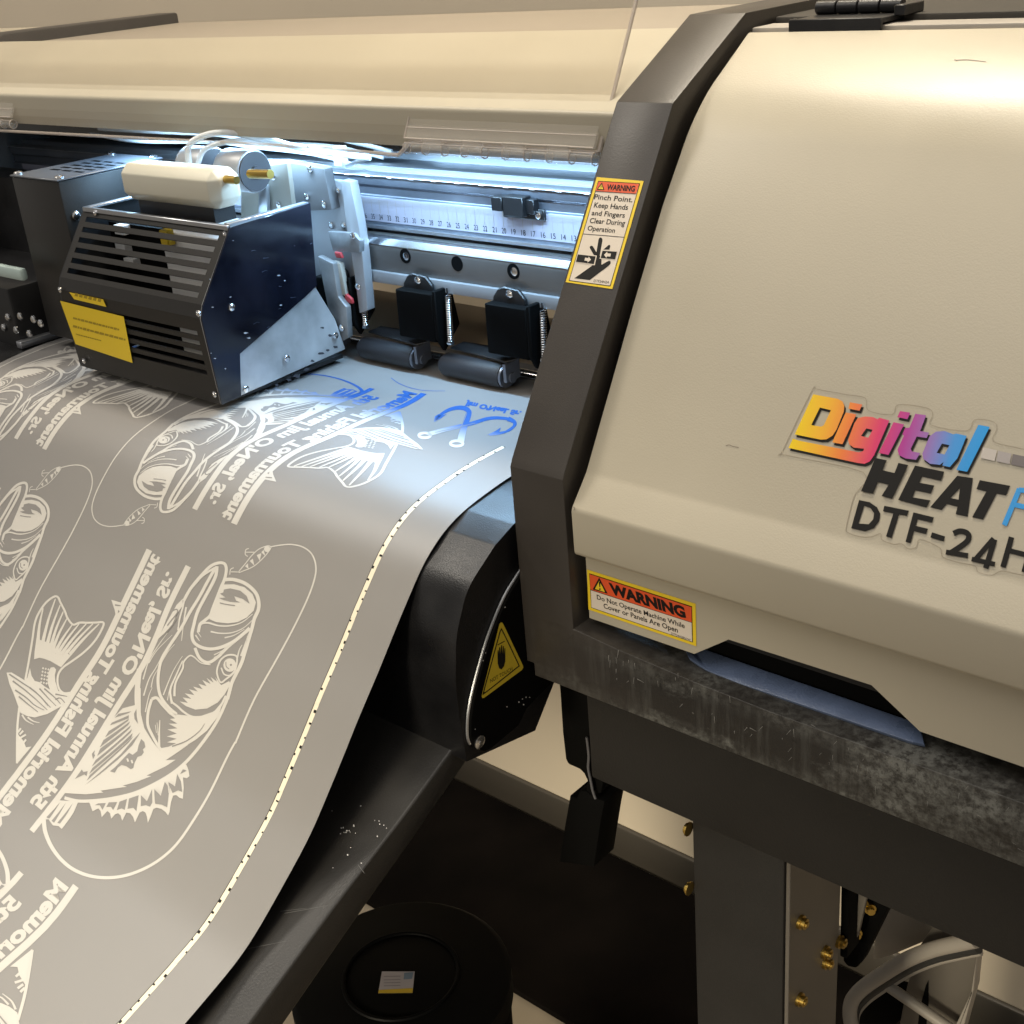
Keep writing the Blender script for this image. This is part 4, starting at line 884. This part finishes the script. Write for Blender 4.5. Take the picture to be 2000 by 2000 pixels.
# crossed hooks, newest print
d = Decal(FDirect()); off, sc_ = (750, 680), .15528
d.uv = lambda p: FS.un((off[0]+p[0]*sc_, off[1]+p[1]*sc_))
d.stroke([(960, 1190), (1000, 1020), (1060, 850), (1060, 790), (1000, 755), (900, 755), (790, 790), (700, 850), (640, 920)], 88, PINK, .015, 6, taper=24)
d.poly([(625, 930), (640, 860), (690, 830), (700, 850), (790, 832), (700, 895)], PINK, .015)
d.stroke([(560, 1085), (760, 1030), (1100, 950), (1300, 890), (1450, 880), (1580, 900), (1640, 950), (1600, 1020), (1480, 1070), (1330, 1095)], 52, PINK, .02, 6, taper=22)
d.stroke([(1560, 890), (1640, 930), (1640, 980), (1540, 1045)], 62, PINK, .018, 5, taper=16)
d.poly([(1290, 1097), (1400, 1045), (1470, 1000), (1450, 1055), (1520, 1045), (1420, 1080)], PINK, .018)
for cx, cy, rx, ry in ((512, 1100, 74, 30), (915, 1202, 80, 34)):
    d.stroke([(cx+rx*math.cos(t), cy+ry*math.sin(t)) for t in [k*.35 for k in range(18)]], 34, PINK, .02, 0, True)
d.stroke([(1015, 800), (1040, 830), (985, 960), (940, 1060)], 7, FILM, .03, 4); d.stroke([(640, 1065), (900, 1005), (1150, 945)], 6, FILM, .03, 4)
d.text("Jim O'Neal, Sr.", (1035, 670), (1735, 800), (1003, 722), PINK, .015, .06)
d.stroke([(90, 375), (180, 440), (330, 500), (520, 535), (770, 540)], 9, PINK, .015, 5, taper=4)
d.build('printed_hooks', film, FS.v)['label'] = 'crossed fish hooks still in blue ink'
# ================================================================== PINCH ROLLERS
def pinch(dx, seen):
    root = thing('pinch_roller', 'x', 'pinch roller', (-31.5+dx, -2.5, ZP), 'pinch rollers pressing on the film')
    YB = -2.45
    lobe = [un(p, 1, YB) for p in [(968, 577), (977, 562), (990, 558), (1017, 565), (1031, 584), (1033, 602), (967, 595)]]
    x_ref = un((1000, 580), 1, YB).x
    s = dx+(-31.3+10.6-x_ref)*0
    def sh(p): return Vector((p.x+dx, p.y, p.z))
    bm = NB(); poly_prism(bm, [sh(p) for p in lobe], (0, -.35, 0)); bevel(bm, .08, 1)
    br = put('bracket', bm, BLACKP, root)
    x0, x1 = un((953, 600), 1, -3.2).x+dx, un((1042, 600), 1, -3.2).x+dx
    bm = NB(); poly_prism(bm, [(x0, -2.4, -4.9), (x0, -3.6, -4.9), (x0, -3.7, -8.9), (x0, -2.6, -9.2)], (x1-x0-.5, 0, 0))
    poly_prism(bm, [(x1-.5, -1.6, -4.6), (x1-.5, -3.6, -4.6), (x1-.5, -3.7, -8.6), (x1-.5, -3.0, -9.8), (x1-.5, -1.0, -8.0)], (.4, 0, 0)); bevel(bm, .08, 1)
    put('bracket_body', bm, MATBLK, root)
    p = sh(un((996, 575), 1, YB-.3)); bm = NB(); screw(bm, p, (0, -1, 0), .36, .2); put('screw', bm, CHROME, br)
    xl, xr = -25.7+dx, -18.8+dx
    bm = NB(); tube(bm, [(xl, -2.7, -11.05), (xl+.5, -2.7, -11.05), (xr-.4, -2.7, -11.05), (xr, -2.7, -11.05)], [.66, 1.0, 1.04, 1.0], 24)
    put('rubber_roller', bm, mat('dark_rubber', (.014, .014, .017), .55, bump=(.2, 900)) if not seen else bpy.data.materials['dark_rubber'], root)
    bm = NB(); cyl(bm, (xr, -2.7, -11.05), (xr+.9, -2.7, -11.05), .42, 14); box(bm, xr+.45, xr+.75, -3.4, -1.7, -11.3, -9.8); cyl(bm, (xr+.02, -2.7, -11.05), (xr+.25, -2.7, -11.05), .95, 20)
    put('axle', bm, ALUD, root)
    bm = NB(); poly_prism(bm, [(xl+.6, -2.3, -9.82), (xl+1.3, -1.3, -9.5), (xr-.2, -1.0, -9.5), (xr+1.3, -2.2, -9.6), (xr+.4, -3.0, -9.85)], (0, 0, .16)); bevel(bm, .04, 1)
    put('guard_plate', bm, BLACKP, root)
    # return spring
    a = Vector((x1+.35, -2.6, -5.1)); b = Vector((x1+.5, -3.0, -8.8)); bm = NB(); n = 20*9
    path = [a+(b-a)*(i/n)+Vector((.24*math.cos(i*2*math.pi/9), .24*math.sin(i*2*math.pi/9), 0)) for i in range(n+1)]
    tube(bm, path, .055, 5); tube(bm, [a+Vector((0, 0, .6)), a], .06, 5); cyl(bm, b+Vector((-.2, 0, -.15)), b+Vector((.25, 0, -.15)), .22, 8)
    put('spring', bm, CHROME, root)
    return root
r0 = pinch(0, False); r1 = pinch(-10.0, True); r2 = pinch(-20.2, True)
r0['label'] = 'rightmost black pinch roller with bracket and spring, nearest the warning frame'
r1['label'] = 'black pinch roller with bracket and spring between the carriage and the rightmost roller'
r2['label'] = 'pinch roller mostly hidden behind the print carriage'
# drive shaft under the rollers
bm = NB(); cyl(bm, (XL, .4, -12.05), (XF, .4, -12.05), .5, 24); put('drive_shaft', bm, CHROME, printer)
# ================================================================== PRINT CARRIAGE
car = thing('print_carriage', 'black slatted print carriage with yellow warning label over the film', 'print carriage', (-46, -10, ZP+.6))
XR = -36.15; XCL = -57.0
T0 = Vector((-14.15, 1.9)); T1 = Vector((-17.9, -3.3)); T2 = Vector((-18.3, -4.3)); T3 = Vector((-17.9, -11.55))
side = [T0, T1, T2, T3, Vector((-4.2, -10.9)), Vector((-4.9, -8.0)), Vector((-6.6, -4.6)), Vector((-6.0, 2.1))]
def slatted():
    bm = NB()
    def bar(a, b, x0=XCL, x1=XR-.2):
        n = Vector((-(b-a).y, (b-a).x)).normalized()*.18
        if n.x > 0: n = -n
        prism_x(bm, [tuple(a), tuple(b), tuple(b-n), tuple(a-n)], x0, x1)
    n = 7; e = T1-T0
    bar(T0, T0+e*.10)
    for i in range(6):
        f0 = .10+i*.15
        bar(T0+e*(f0+.075), T0+e*(f0+.15))
        bar(T0+e*(f0), T0+e*(f0+.075), XCL, XCL+.7); bar(T0+e*(f0), T0+e*(f0+.075), XR-1.0, XR-.2)
    bar(T1, T2)
    e2 = T3-T2
    bar(T2, T2+e2*.16)
    for i in range(5):
        f0 = .16+i*.115
        bar(T2+e2*(f0+.06), T2+e2*(f0+.115)); bar(T2+e2*f0, T2+e2*(f0+.06), XCL, XCL+8.4); bar(T2+e2*f0, T2+e2*(f0+.06), XR-1.0, XR-.2)
    bar(T2+e2*.735, T3)
    return bm
cf = put('slatted_cover', slatted(), mat('dark_brown_black_steel', (.009, .008, .007), .45, bump=(.12, 800)), car)
bm = NB(); prism_x(bm, [tuple(p) for p in side], XCL-.2, XCL); put('end_plate', bm, BLACKP, car)
up_ = [T0, T1, T2, Vector((-18.1, -7.5)), Vector((-15.6, -8.0)), Vector((-7.6, -5.1)), Vector((-6.6, -4.6)), Vector((-6.0, 2.1))]
bm = NB(); prism_x(bm, [tuple(p) for p in side], XR-.2, XR); bevel(bm, .04, 1, 60); ep2 = put('end_plate', bm, STAIN, car)
NAVY = mat('glossy_black_plate', (.006, .007, .013), .14, spec=.55, var=(.5, 24), bump=(.35, 18))
bm = NB(); prism_x(bm, [tuple(p) for p in [T0+Vector((-.1, .1)), T1+Vector((-.15, 0)), T2+Vector((-.1, 0)), T3+Vector((-.1, 0)), T3+Vector((1.9, .15)), Vector((-15.4, -8.0)), Vector((-7.6, -5.1)), Vector((-6.5, -4.6)), Vector((-5.9, 2.2))]], XR+.02, XR+.2); bevel(bm, .03, 1, 60)
put('side_cover', bm, NAVY, car)['label'] = 'glossy blue black side cover'
# ink stains on the bare steel
d = Decal(PlaneX(XR)); SMUDGE = mat('ink_smudge', (.05, .05, .06), .4); PALE = mat('dried_white_ink', (.30, .31, .34), .5)
for (x, y, r) in ((565, 742, 4), (580, 735, 5), (598, 722, 4), (610, 705, 3), (628, 690, 5), (640, 684, 3), (655, 678, 4), (520, 762, 3), (540, 752, 3), (630, 640, 3), (645, 655, 3)):
    d.poly([(x+r*random.uniform(.6, 1.8)*math.cos(k), y+r*random.uniform(.4, 1)*math.sin(k)) for k in [j*.7 for j in range(9)]], SMUDGE, .015)
d.build('ink_smudges', car)['kind'] = 'stuff'
d = Decal(PlaneX(XR+.2)); SMUDGE2 = mat('blue_grey_smear', (.022, .028, .046), .35)
for (x, y, r) in ((545, 538, 7), (556, 548, 5), (450, 580, 6), (455, 470, 4), (548, 596, 6), (480, 650, 9), (486, 660, 8), (590, 590, 4), (415, 600, 5), (410, 545, 5), (420, 700, 6), (440, 720, 5), (412, 690, 4), (575, 480, 2)):
    d.poly([(x+r*.38*random.uniform(.5, 1.6)*math.cos(k), y+r*.3*random.uniform(.3, .9)*math.sin(k)) for k in [j*.7 for j in range(9)]], PALE, .015)
for k in range(16):
    x, y = random.uniform(405, 620), random.uniform(440, 700)
    if y < 470+(x-600)*-.15 or y > 790-(x-405)*1.0: continue
    L_ = random.uniform(3, 14); d.stroke([(x, y), (x+L_*.6, y-L_*random.uniform(-.2, .5)), (x+L_, y-L_*random.uniform(0, .4))], random.uniform(.8, 3.2), SMUDGE2, .02, 3, taper=.5)
d.build('ink_spots', car)['kind'] = 'stuff'
bm = NB(); box(bm, XCL, XR, -14.4, -14.0, 1.75, 2.15); box(bm, XCL, XCL+.7, -14.2, -6, 1.9, 2.15); box(bm, XR-.6, XR+.1, -14.2, -6, 1.95, 2.3); bevel(bm, .05, 1)
put('top_rim', bm, ALU, car)
bm = NB(); box(bm, XCL+.3, XR-.3, -17.7, -4.4, -11.7, -11.35); put('base_plate', bm, BLACKP, car)
# print heads and boards behind the slats
bm = NB(); box(bm, -47.5, -37.2, -13.2, -7, -10.5, 0.6); bevel(bm, .3, 2); put('print_head', bm, WHITEP, car)
bm = NB(); box(bm, -46.4, -45.3, -14.0, -13.2, -.4, .9); bevel(bm, .1, 1); put('yellow_connector', bm, mat('yellow_plastic', (.7, .5, .03), .4), car)
bm = NB(); box(bm, XCL+.6, -48, -12.5, -6, -10.5, .5); put('dark_board', bm, MATBLK, car)
for x, z in ((-54.5, .3), (-54.9, -1.3), (-54.0, -2.6)):
    bm = NB(); box(bm, x, x+1.5, -13.2, -12.5, z-.6, z+.2); put('circuit_chip', bm, WHITEP, car)
# yellow label on the slatted front
class LowFront:
    def un(s, px): p = un(px, 1, T3.x-.2); return Vector((p.x, p.z))
    def at(s, u, v, h=0): return Vector((u, T2.x-.02+(T3.x-T2.x)*((v-T2.y)/(T3.y-T2.y))-h-.05, v))
d = Decal(LowFront())
d.poly([(122, 586), (246, 617), (259, 709), (148, 672)], YELLOW, .03); d.poly([(141, 569), (207, 583), (213, 598), (150, 583)], YELLOW, .03)
INKF = mat('faded_ink', (.38, .26, .01), .5)
for a, b, w_ in (((146, 620), (236, 643), 4.5), ((145, 636), (248, 663), 5), ((150, 652), (200, 665), 2.5)):
    n = 14; q = 0.0
    while q < .97:
        e_ = min(1, q+random.uniform(.03, .09)); d.stroke([(a[0]+(b[0]-a[0])*q, a[1]+(b[1]-a[1])*q), (a[0]+(b[0]-a[0])*e_, a[1]+(b[1]-a[1])*e_)], w_*random.uniform(.7, 1), INKF, .04); q = e_+.012
for k in range(6): d.stroke([(152+k*9, 573+k*2.2), (158+k*9, 574.5+k*2.2)], 6, INKF, .04)
d.build('yellow_label', car)
# damper bottle on top
p = [un(q, 1, -12.5) for q in [(252, 324), (433, 338), (447, 396), (268, 391)]]
bm = NB(); zc = 4.5
box(bm, p[0].x-.5, p[1].x, -13.6, -10.4, 2.9, 6.0); bevel(bm, .75, 1); bevel(bm, .12, 2)
damper = put('ink_damper', bm, IVORY, car)
bm = NB(); xx = p[1].x; cyl(bm, (xx, -12.2, 5.2), (xx+1.4, -12.2, 5.2), .32, 12); cyl(bm, (xx+1.6, -11, 5.5), (xx+4.2, -11, 5.6), .36, 12); put('brass_fitting', bm, BRASS, damper)
bm = NB(); box(bm, p[0].x+1, p[1].x-1.4, -12.9, -10.8, 1.7, 2.95); put('damper_foot', bm, BLACKP, car)
# pump rolls
for x0 in (p[0].x+2.2, p[0].x+7.6):
    bm = NB(); cyl(bm, (x0, -7.8, 4.9), (x0+3.4, -7.8, 4.9), 1.75, 32); bevel(bm, .12, 2); pr = put('pump_roll', bm, SILVER, car); bm = NB(); cyl(bm, (x0+3.4, -7.8, 4.9), (x0+3.55, -7.8, 4.9), 1.6, 28); cyl(bm, (x0+3.55, -7.8, 4.9), (x0+3.8, -7.8, 4.9), .5, 16); put('end_cap', bm, mat('dark_cap', (.05, .05, .055), .4), pr)
tubes = NB()
tube(tubes, smoothpath([(p[0].x+6, -10.6, 5.8), (p[0].x+6.2, -10.2, 7.4), (p[0].x+7.8, -8.4, 8.0), (p[0].x+11, -6.6, 7.4), (p[0].x+15, -5, 6.3), (p[0].x+20, -3, 5.6)], 8), .26, 10)
tube(tubes, smoothpath([(p[0].x+6.6, -10.2, 5.6), (p[0].x+7.2, -9.4, 6.9), (p[0].x+9.6, -7.4, 7.3), (p[0].x+13.5, -5.2, 6.6), (p[0].x+18, -3.4, 5.8)], 8), .22, 10)
put('ink_tube', tubes, mat('clear_tube', (.75, .78, .8), .2, alpha=.75), car)
# silver back plates of the carriage
bm = NB(); q = [un(t, 1, -2.6) for t in [(500, 312), (560, 312), (640, 326), (645, 350), (684, 356), (700, 440), (706, 520), (716, 600), (700, 615), (640, 590), (560, 480), (500, 420)]]
poly_prism(bm, q, (0, .5, 0)); bevel(bm, .1, 2, 40); put('back_plate', bm, SILVER, car)
pxp = lambda name, pts, y, th, m_, bv=.08: pxplate(name, pts, y, th, m_, car, bv)
pxp('head_block', [(568, 318), (632, 330), (648, 410), (600, 412), (578, 400), (570, 370)], -3.6, 1.0, mat('grey_casting', (.16, .16, .165), .5, metal=.3))
pxp('inner_board', [(470, 330), (560, 318), (570, 400), (530, 420), (470, 430)], -5, .5, mat('tan_grey_board', (.28, .26, .22), .5))
pxp('upright_strip', [(505, 360), (520, 362), (522, 425), (504, 430)], -5.6, .4, ALU)
pxp('edge_channel', [(666, 352), (684, 356), (700, 440), (706, 480), (718, 606), (702, 612), (690, 520), (676, 440)], -3.4, .9, SILVER, .06)
pxp('slider_block', [(640, 452), (690, 456), (702, 470), (702, 494), (650, 490)], -3.7, .6, mat('worn_silver', (.26, .27, .28), .4, metal=.5, var=(.35, 40)), .05)
pxp('red_wire', [(652, 492), (664, 494), (668, 505), (656, 504)], -3.9, .3, RED); pxp('red_wire', [(672, 572), (686, 584), (688, 594), (674, 590)], -3.9, .3, RED)
pxp('cream_block', [(648, 510), (664, 515), (676, 580), (656, 570)], -3.9, .5, mat('dull_cream', (.32, .30, .26), .5))
pxp('lower_block', [(620, 500), (650, 515), (660, 580), (676, 600), (680, 660), (660, 670), (640, 600)], -4.4, .6, mat('mid_grey_metal', (.22, .22, .22), .4, metal=.4, var=(.4, 40)))
for k in range(6):
    y0 = -1.5+k*1.1; z0 = 5.3+.35*(k % 3); bm = NB()
    tube(bm, smoothpath([(-78, y0+2, z0), (-66, y0+random.uniform(-.6, .6), z0+random.uniform(0, .9)), (-54, y0, z0+random.uniform(.2, 1.2)), (-47, y0-1, z0+random.uniform(0, .8)), (-41, y0+.5, z0-.2), (-37, y0+2, z0-1.2)], 8), random.choice([.16, .2, .24]), 8)
    put('ink_tube', bm, [bpy.data.materials['clear_tube'], WHITEP, MATBLK][k % 3], car)
pxp('white_post', [(648, 286), (664, 287), (668, 326), (652, 324)], -2.9, .8, WHITEP, .1)
pxp('silver_arm', [(672, 322), (676, 328), (722, 312), (716, 304)], -3.0, .3, ALU, .05)
for px, yy in (((606, 330), -3.65), ((600, 384), -3.65), ((634, 400), -3.65), ((660, 372), -2.65), ((672, 440), -2.65), ((690, 460), -3.75), ((648, 440), -2.65), ((700, 560), -3.45), ((668, 640), -4.45), ((650, 620), -4.45), ((535, 345), -5.05), ((545, 400), -5.05)):
    q = un(px, 1, yy); bm = NB(); screw(bm, q, (0, -1, 0), .3, .18); put('screw', bm, CHROME, car)
for px in ((452, 600), (560, 700), (655, 655), (480, 760)):
    q = un(px, 0, XR+.2); bm = NB(); screw(bm, q, (1, 0, 0), .3, .16); put('screw', bm, CHROME, car)
for px in ((186, 416), (440, 458), (118, 566), (388, 612), (420, 770), (165, 705)):
    q = un(px, 1, T0.x-.25 if px[1] < 470 else (T2.x-.2 if px[1] < 640 else T3.x-.2)); bm = NB(); screw(bm, q, (0, -1, 0), .26, .14); put('screw', bm, CHROME, car)
# second black box on the gantry
cb2 = thing('carriage_fan_box', 'tall black box with vent slots on top, left of the slatted carriage', 'fan box', (-65, -10, -8))
Y0 = -14.6; a = un((21, 341), 1, Y0); b = un((113, 357), 1, Y0)
ty = 4.2
bm = NB(); box(bm, a.x, b.x, Y0, -3.5, -11, ty); bevel(bm, .12, 2)
bx = put('housing', bm, mat('satin_black_paint', (.012, .011, .010), .42, bump=(.1, 800)), cb2)
bm = NB(); box(bm, a.x-.1, b.x+.1, Y0-.1, -3.4, ty+.02, ty+.2); bevel(bm, .06, 1); lidp = put('top_plate', bm, mat('blue_grey_plate', (.10, .11, .13), .4, metal=.3), cb2)
for r in range(5):
    for c_ in range(3): bm = NB(); x = a.x+1.7+c_*2.0; y = Y0+3.0+r*1.1; box(bm, x, x+1.5, y, y+.45, ty+.17, ty+.215); put('vent_slot', bm, MATBLK, lidp)
for x, y in ((a.x+.5, Y0+.5), (b.x-.5, Y0+.5), (b.x-.6, -4), (a.x+.5, -4)): bm = NB(); screw(bm, (x, y, ty+.2), (0, 0, 1), .42, .25); put('screw', bm, CHROME, cb2)
for z in (1.0, -2.6): bm = NB(); screw(bm, (b.x, Y0+1.0, z), (1, 0, 0), .42, .25); put('screw', bm, CHROME, cb2)
# dark mechanism at the far left of the opening
bm = NB(); box(bm, XL, -71.5, -16, -1, -16, -6.5); bevel(bm, .3, 2); box(bm, XL, -73, -6, -2, -6.5, 1.5); put('left_mechanism', bm, BLACKP, printer)
bm = NB(); q = un((30, 530), 1, -16.6); box(bm, q.x-10, q.x+1.4, -16.9, -16.1, q.z-.8, q.z+.4); bevel(bm, .3, 2); put('pale_latch', bm, mat('pale_teal_plastic', (.42, .52, .50), .35), printer)
bm = NB()
for px in ((14, 620), (6, 640), (30, 645), (56, 652), (38, 618), (78, 632), (64, 624)):
    q = un(px, 1, -16.2); bm = NB(); screw(bm, (q.x, -16.05, q.z), (0, -1, 0), .38, .25); put('screw', bm, CHROME, printer)
bm = NB(); box(bm, -71.4, -70.4, -16.5, -2, ZP-.2, ZP+.5); bevel(bm, .1); put('media_edge_clamp', bm, ALU, printer)
# cable chain behind the beam
bm = NB()
for i in range(40): x = XL+i*1.5; box(bm, x, x+1.35, 4.5, 8.5, 5.0, 6.4)
bevel(bm, .12, 1); put('cable_chain', bm, MATBLK, printer)
bm = NB(); box(bm, XL, XF, 9.2, 25.6, -4.2, 13.2); put('rear_housing', bm, MATBLK, printer)
bm = NB(); box(bm, XFR+.3, 36, -2, 25.5, -24, 4.0); put('side_housing', bm, MATBLK, printer)
# ================================================================== POWER LEAD, BIN, TAKE-UP UNIT
lead = thing('power_brick', 'black power brick hanging on a thin lead beneath the printer frame', 'power brick', (-1, YF+6, -45))
bm = NB(); poly_prism(bm, [un(p, 1, YF+5) for p in [(1113, 1553), (1126, 1560), (1131, 1545), (1143, 1545), (1158, 1556), (1165, 1560), (1181, 1565), (1174, 1600), (1160, 1694), (1092, 1684), (1098, 1640)]], (0, 2.6, 0)); bevel(bm, .12, 2, 45)
put('brick_body', bm, MATBLK, lead)
bm = NB(); tube(bm, smoothpath([un(p, 1, YF+4.8) for p in [(1146, 1440), (1150, 1475), (1149, 1500), (1154, 1525), (1158, 1545), (1163, 1560)]], 6), .1, 7); put('power_lead', bm, mat('grey_cable', (.10, .10, .11), .5), lead)
BZ = -60.0
bc = un((783, 1905), 2, BZ); brd = 9.6
binb = thing('waste_bin', 'round black bin with a white and yellow sticker on its lid', 'bin', (bc.x, bc.y, FLOOR))
bm = NB(); tube(bm, [(bc.x, bc.y, FLOOR), (bc.x, bc.y, BZ-2.4)], [brd*.86, brd*.97], 48); put('bin_body', bm, MATBLK, binb)
bm = NB(); tube(bm, [(bc.x, bc.y, BZ-2.6), (bc.x, bc.y, BZ-.5), (bc.x, bc.y, BZ)], [brd, brd, brd-.6], 48)
tor = [(bc.x+5.0*math.cos(t), bc.y+5.0*math.sin(t), BZ+.05) for t in [k*2*math.pi/48 for k in range(49)]]
tube(bm, tor, .2, 8, False); put('bin_lid', bm, mat('black_bin_plastic', (.003, .003, .003), .5, spec=.1), binb)
d = Decal(PlaneZ(BZ), (400, 1600), .36232)
d.poly([(955, 822), (1132, 822), (1120, 938), (935, 940)], mat('dusty_white_label', (.40, .37, .40), .5), .03)
d.poly([(938, 922), (1122, 912), (1120, 938), (935, 940)], mat('dull_yellow', (.55, .38, .03), .5), .04)
d.poly([(1075, 830), (1125, 826), (1118, 862), (1072, 866)], mat('blue_grey_print', (.16, .22, .30), .5), .04)
for y in (850, 868, 884, 900): d.stroke([(965, y), (1055, y-2)], 4, mat('grey_print', (.24, .22, .24), .5), .04)
d.build('lid_label', binb)
tk = thing('take_up_unit', 'pale grey take up unit with curved wheel rim and slotted panel behind the stand leg', 'take up unit', (16, 10, FLOOR))
YT = 8.0
def tp(name, pts, y, th, m_, bv=.15): return pxplate(name, pts, y, th, m_, tk, bv)
tp('motor_cover', [(1735, 1740), (1830, 1800), (1815, 1830), (1800, 1845), (1740, 1870), (1700, 1880), (1705, 1830)], YT+3, 4, GREYPC, .5)
tp('slotted_panel', [(1826, 1800), (1910, 1860), (1903, 1930), (1868, 2010), (1850, 2090), (1740, 2090), (1770, 1930), (1795, 1850)], YT+1, .5, GREYPL)
tp('panel_flange', [(1908, 1862), (1896, 1940), (1858, 2020), (1840, 2090), (1850, 2095), (1878, 2020), (1901, 1935)], YT-.5, 1.4, GREYPC, .1)
tp('panel_slot', [(1813, 1915), (1808, 1925), (1795, 1975), (1792, 2010), (1808, 2010), (1813, 1960)], YT+.9, .08, MATBLK, .02)
tp('dark_gap', [(1740, 1915), (1770, 1925), (1765, 1960), (1790, 1960), (1750, 2000), (1665, 2000), (1665, 1975), (1700, 1940)], YT+2.5, .5, MATBLK, .02)
rim = [(1905, 1836), (1870, 1843), (1820, 1855), (1770, 1875), (1725, 1902), (1685, 1930), (1664, 1955), (1660, 1985), (1668, 2015), (1690, 2050)]
bm = NB(); tube(bm, smoothpath([un(p, 1, YT-2) for p in rim], 8), .66, 14); wheel = put('wheel_rim', bm, GREYPC, tk)
bm = NB(); tube(bm, smoothpath([un((x+5, y+13), 1, YT-1.2) for x, y in rim], 8), .58, 12); put('rim_groove', bm, mat('dark_rim_rubber', (.03, .03, .03), .5), wheel)
bm = NB(); tube(bm, smoothpath([un((x+11, y+24), 1, YT-.6) for x, y in rim[:8]], 8), .3, 10); put('inner_rim', bm, GREYPC, wheel)
bm = NB(); tube(bm, [un((1733, 1925), 1, YT-1), un((1850, 2005), 1, YT-1), un((1960, 2080), 1, YT-1)], .5, 12); put('spoke', bm, GREYPC, wheel)
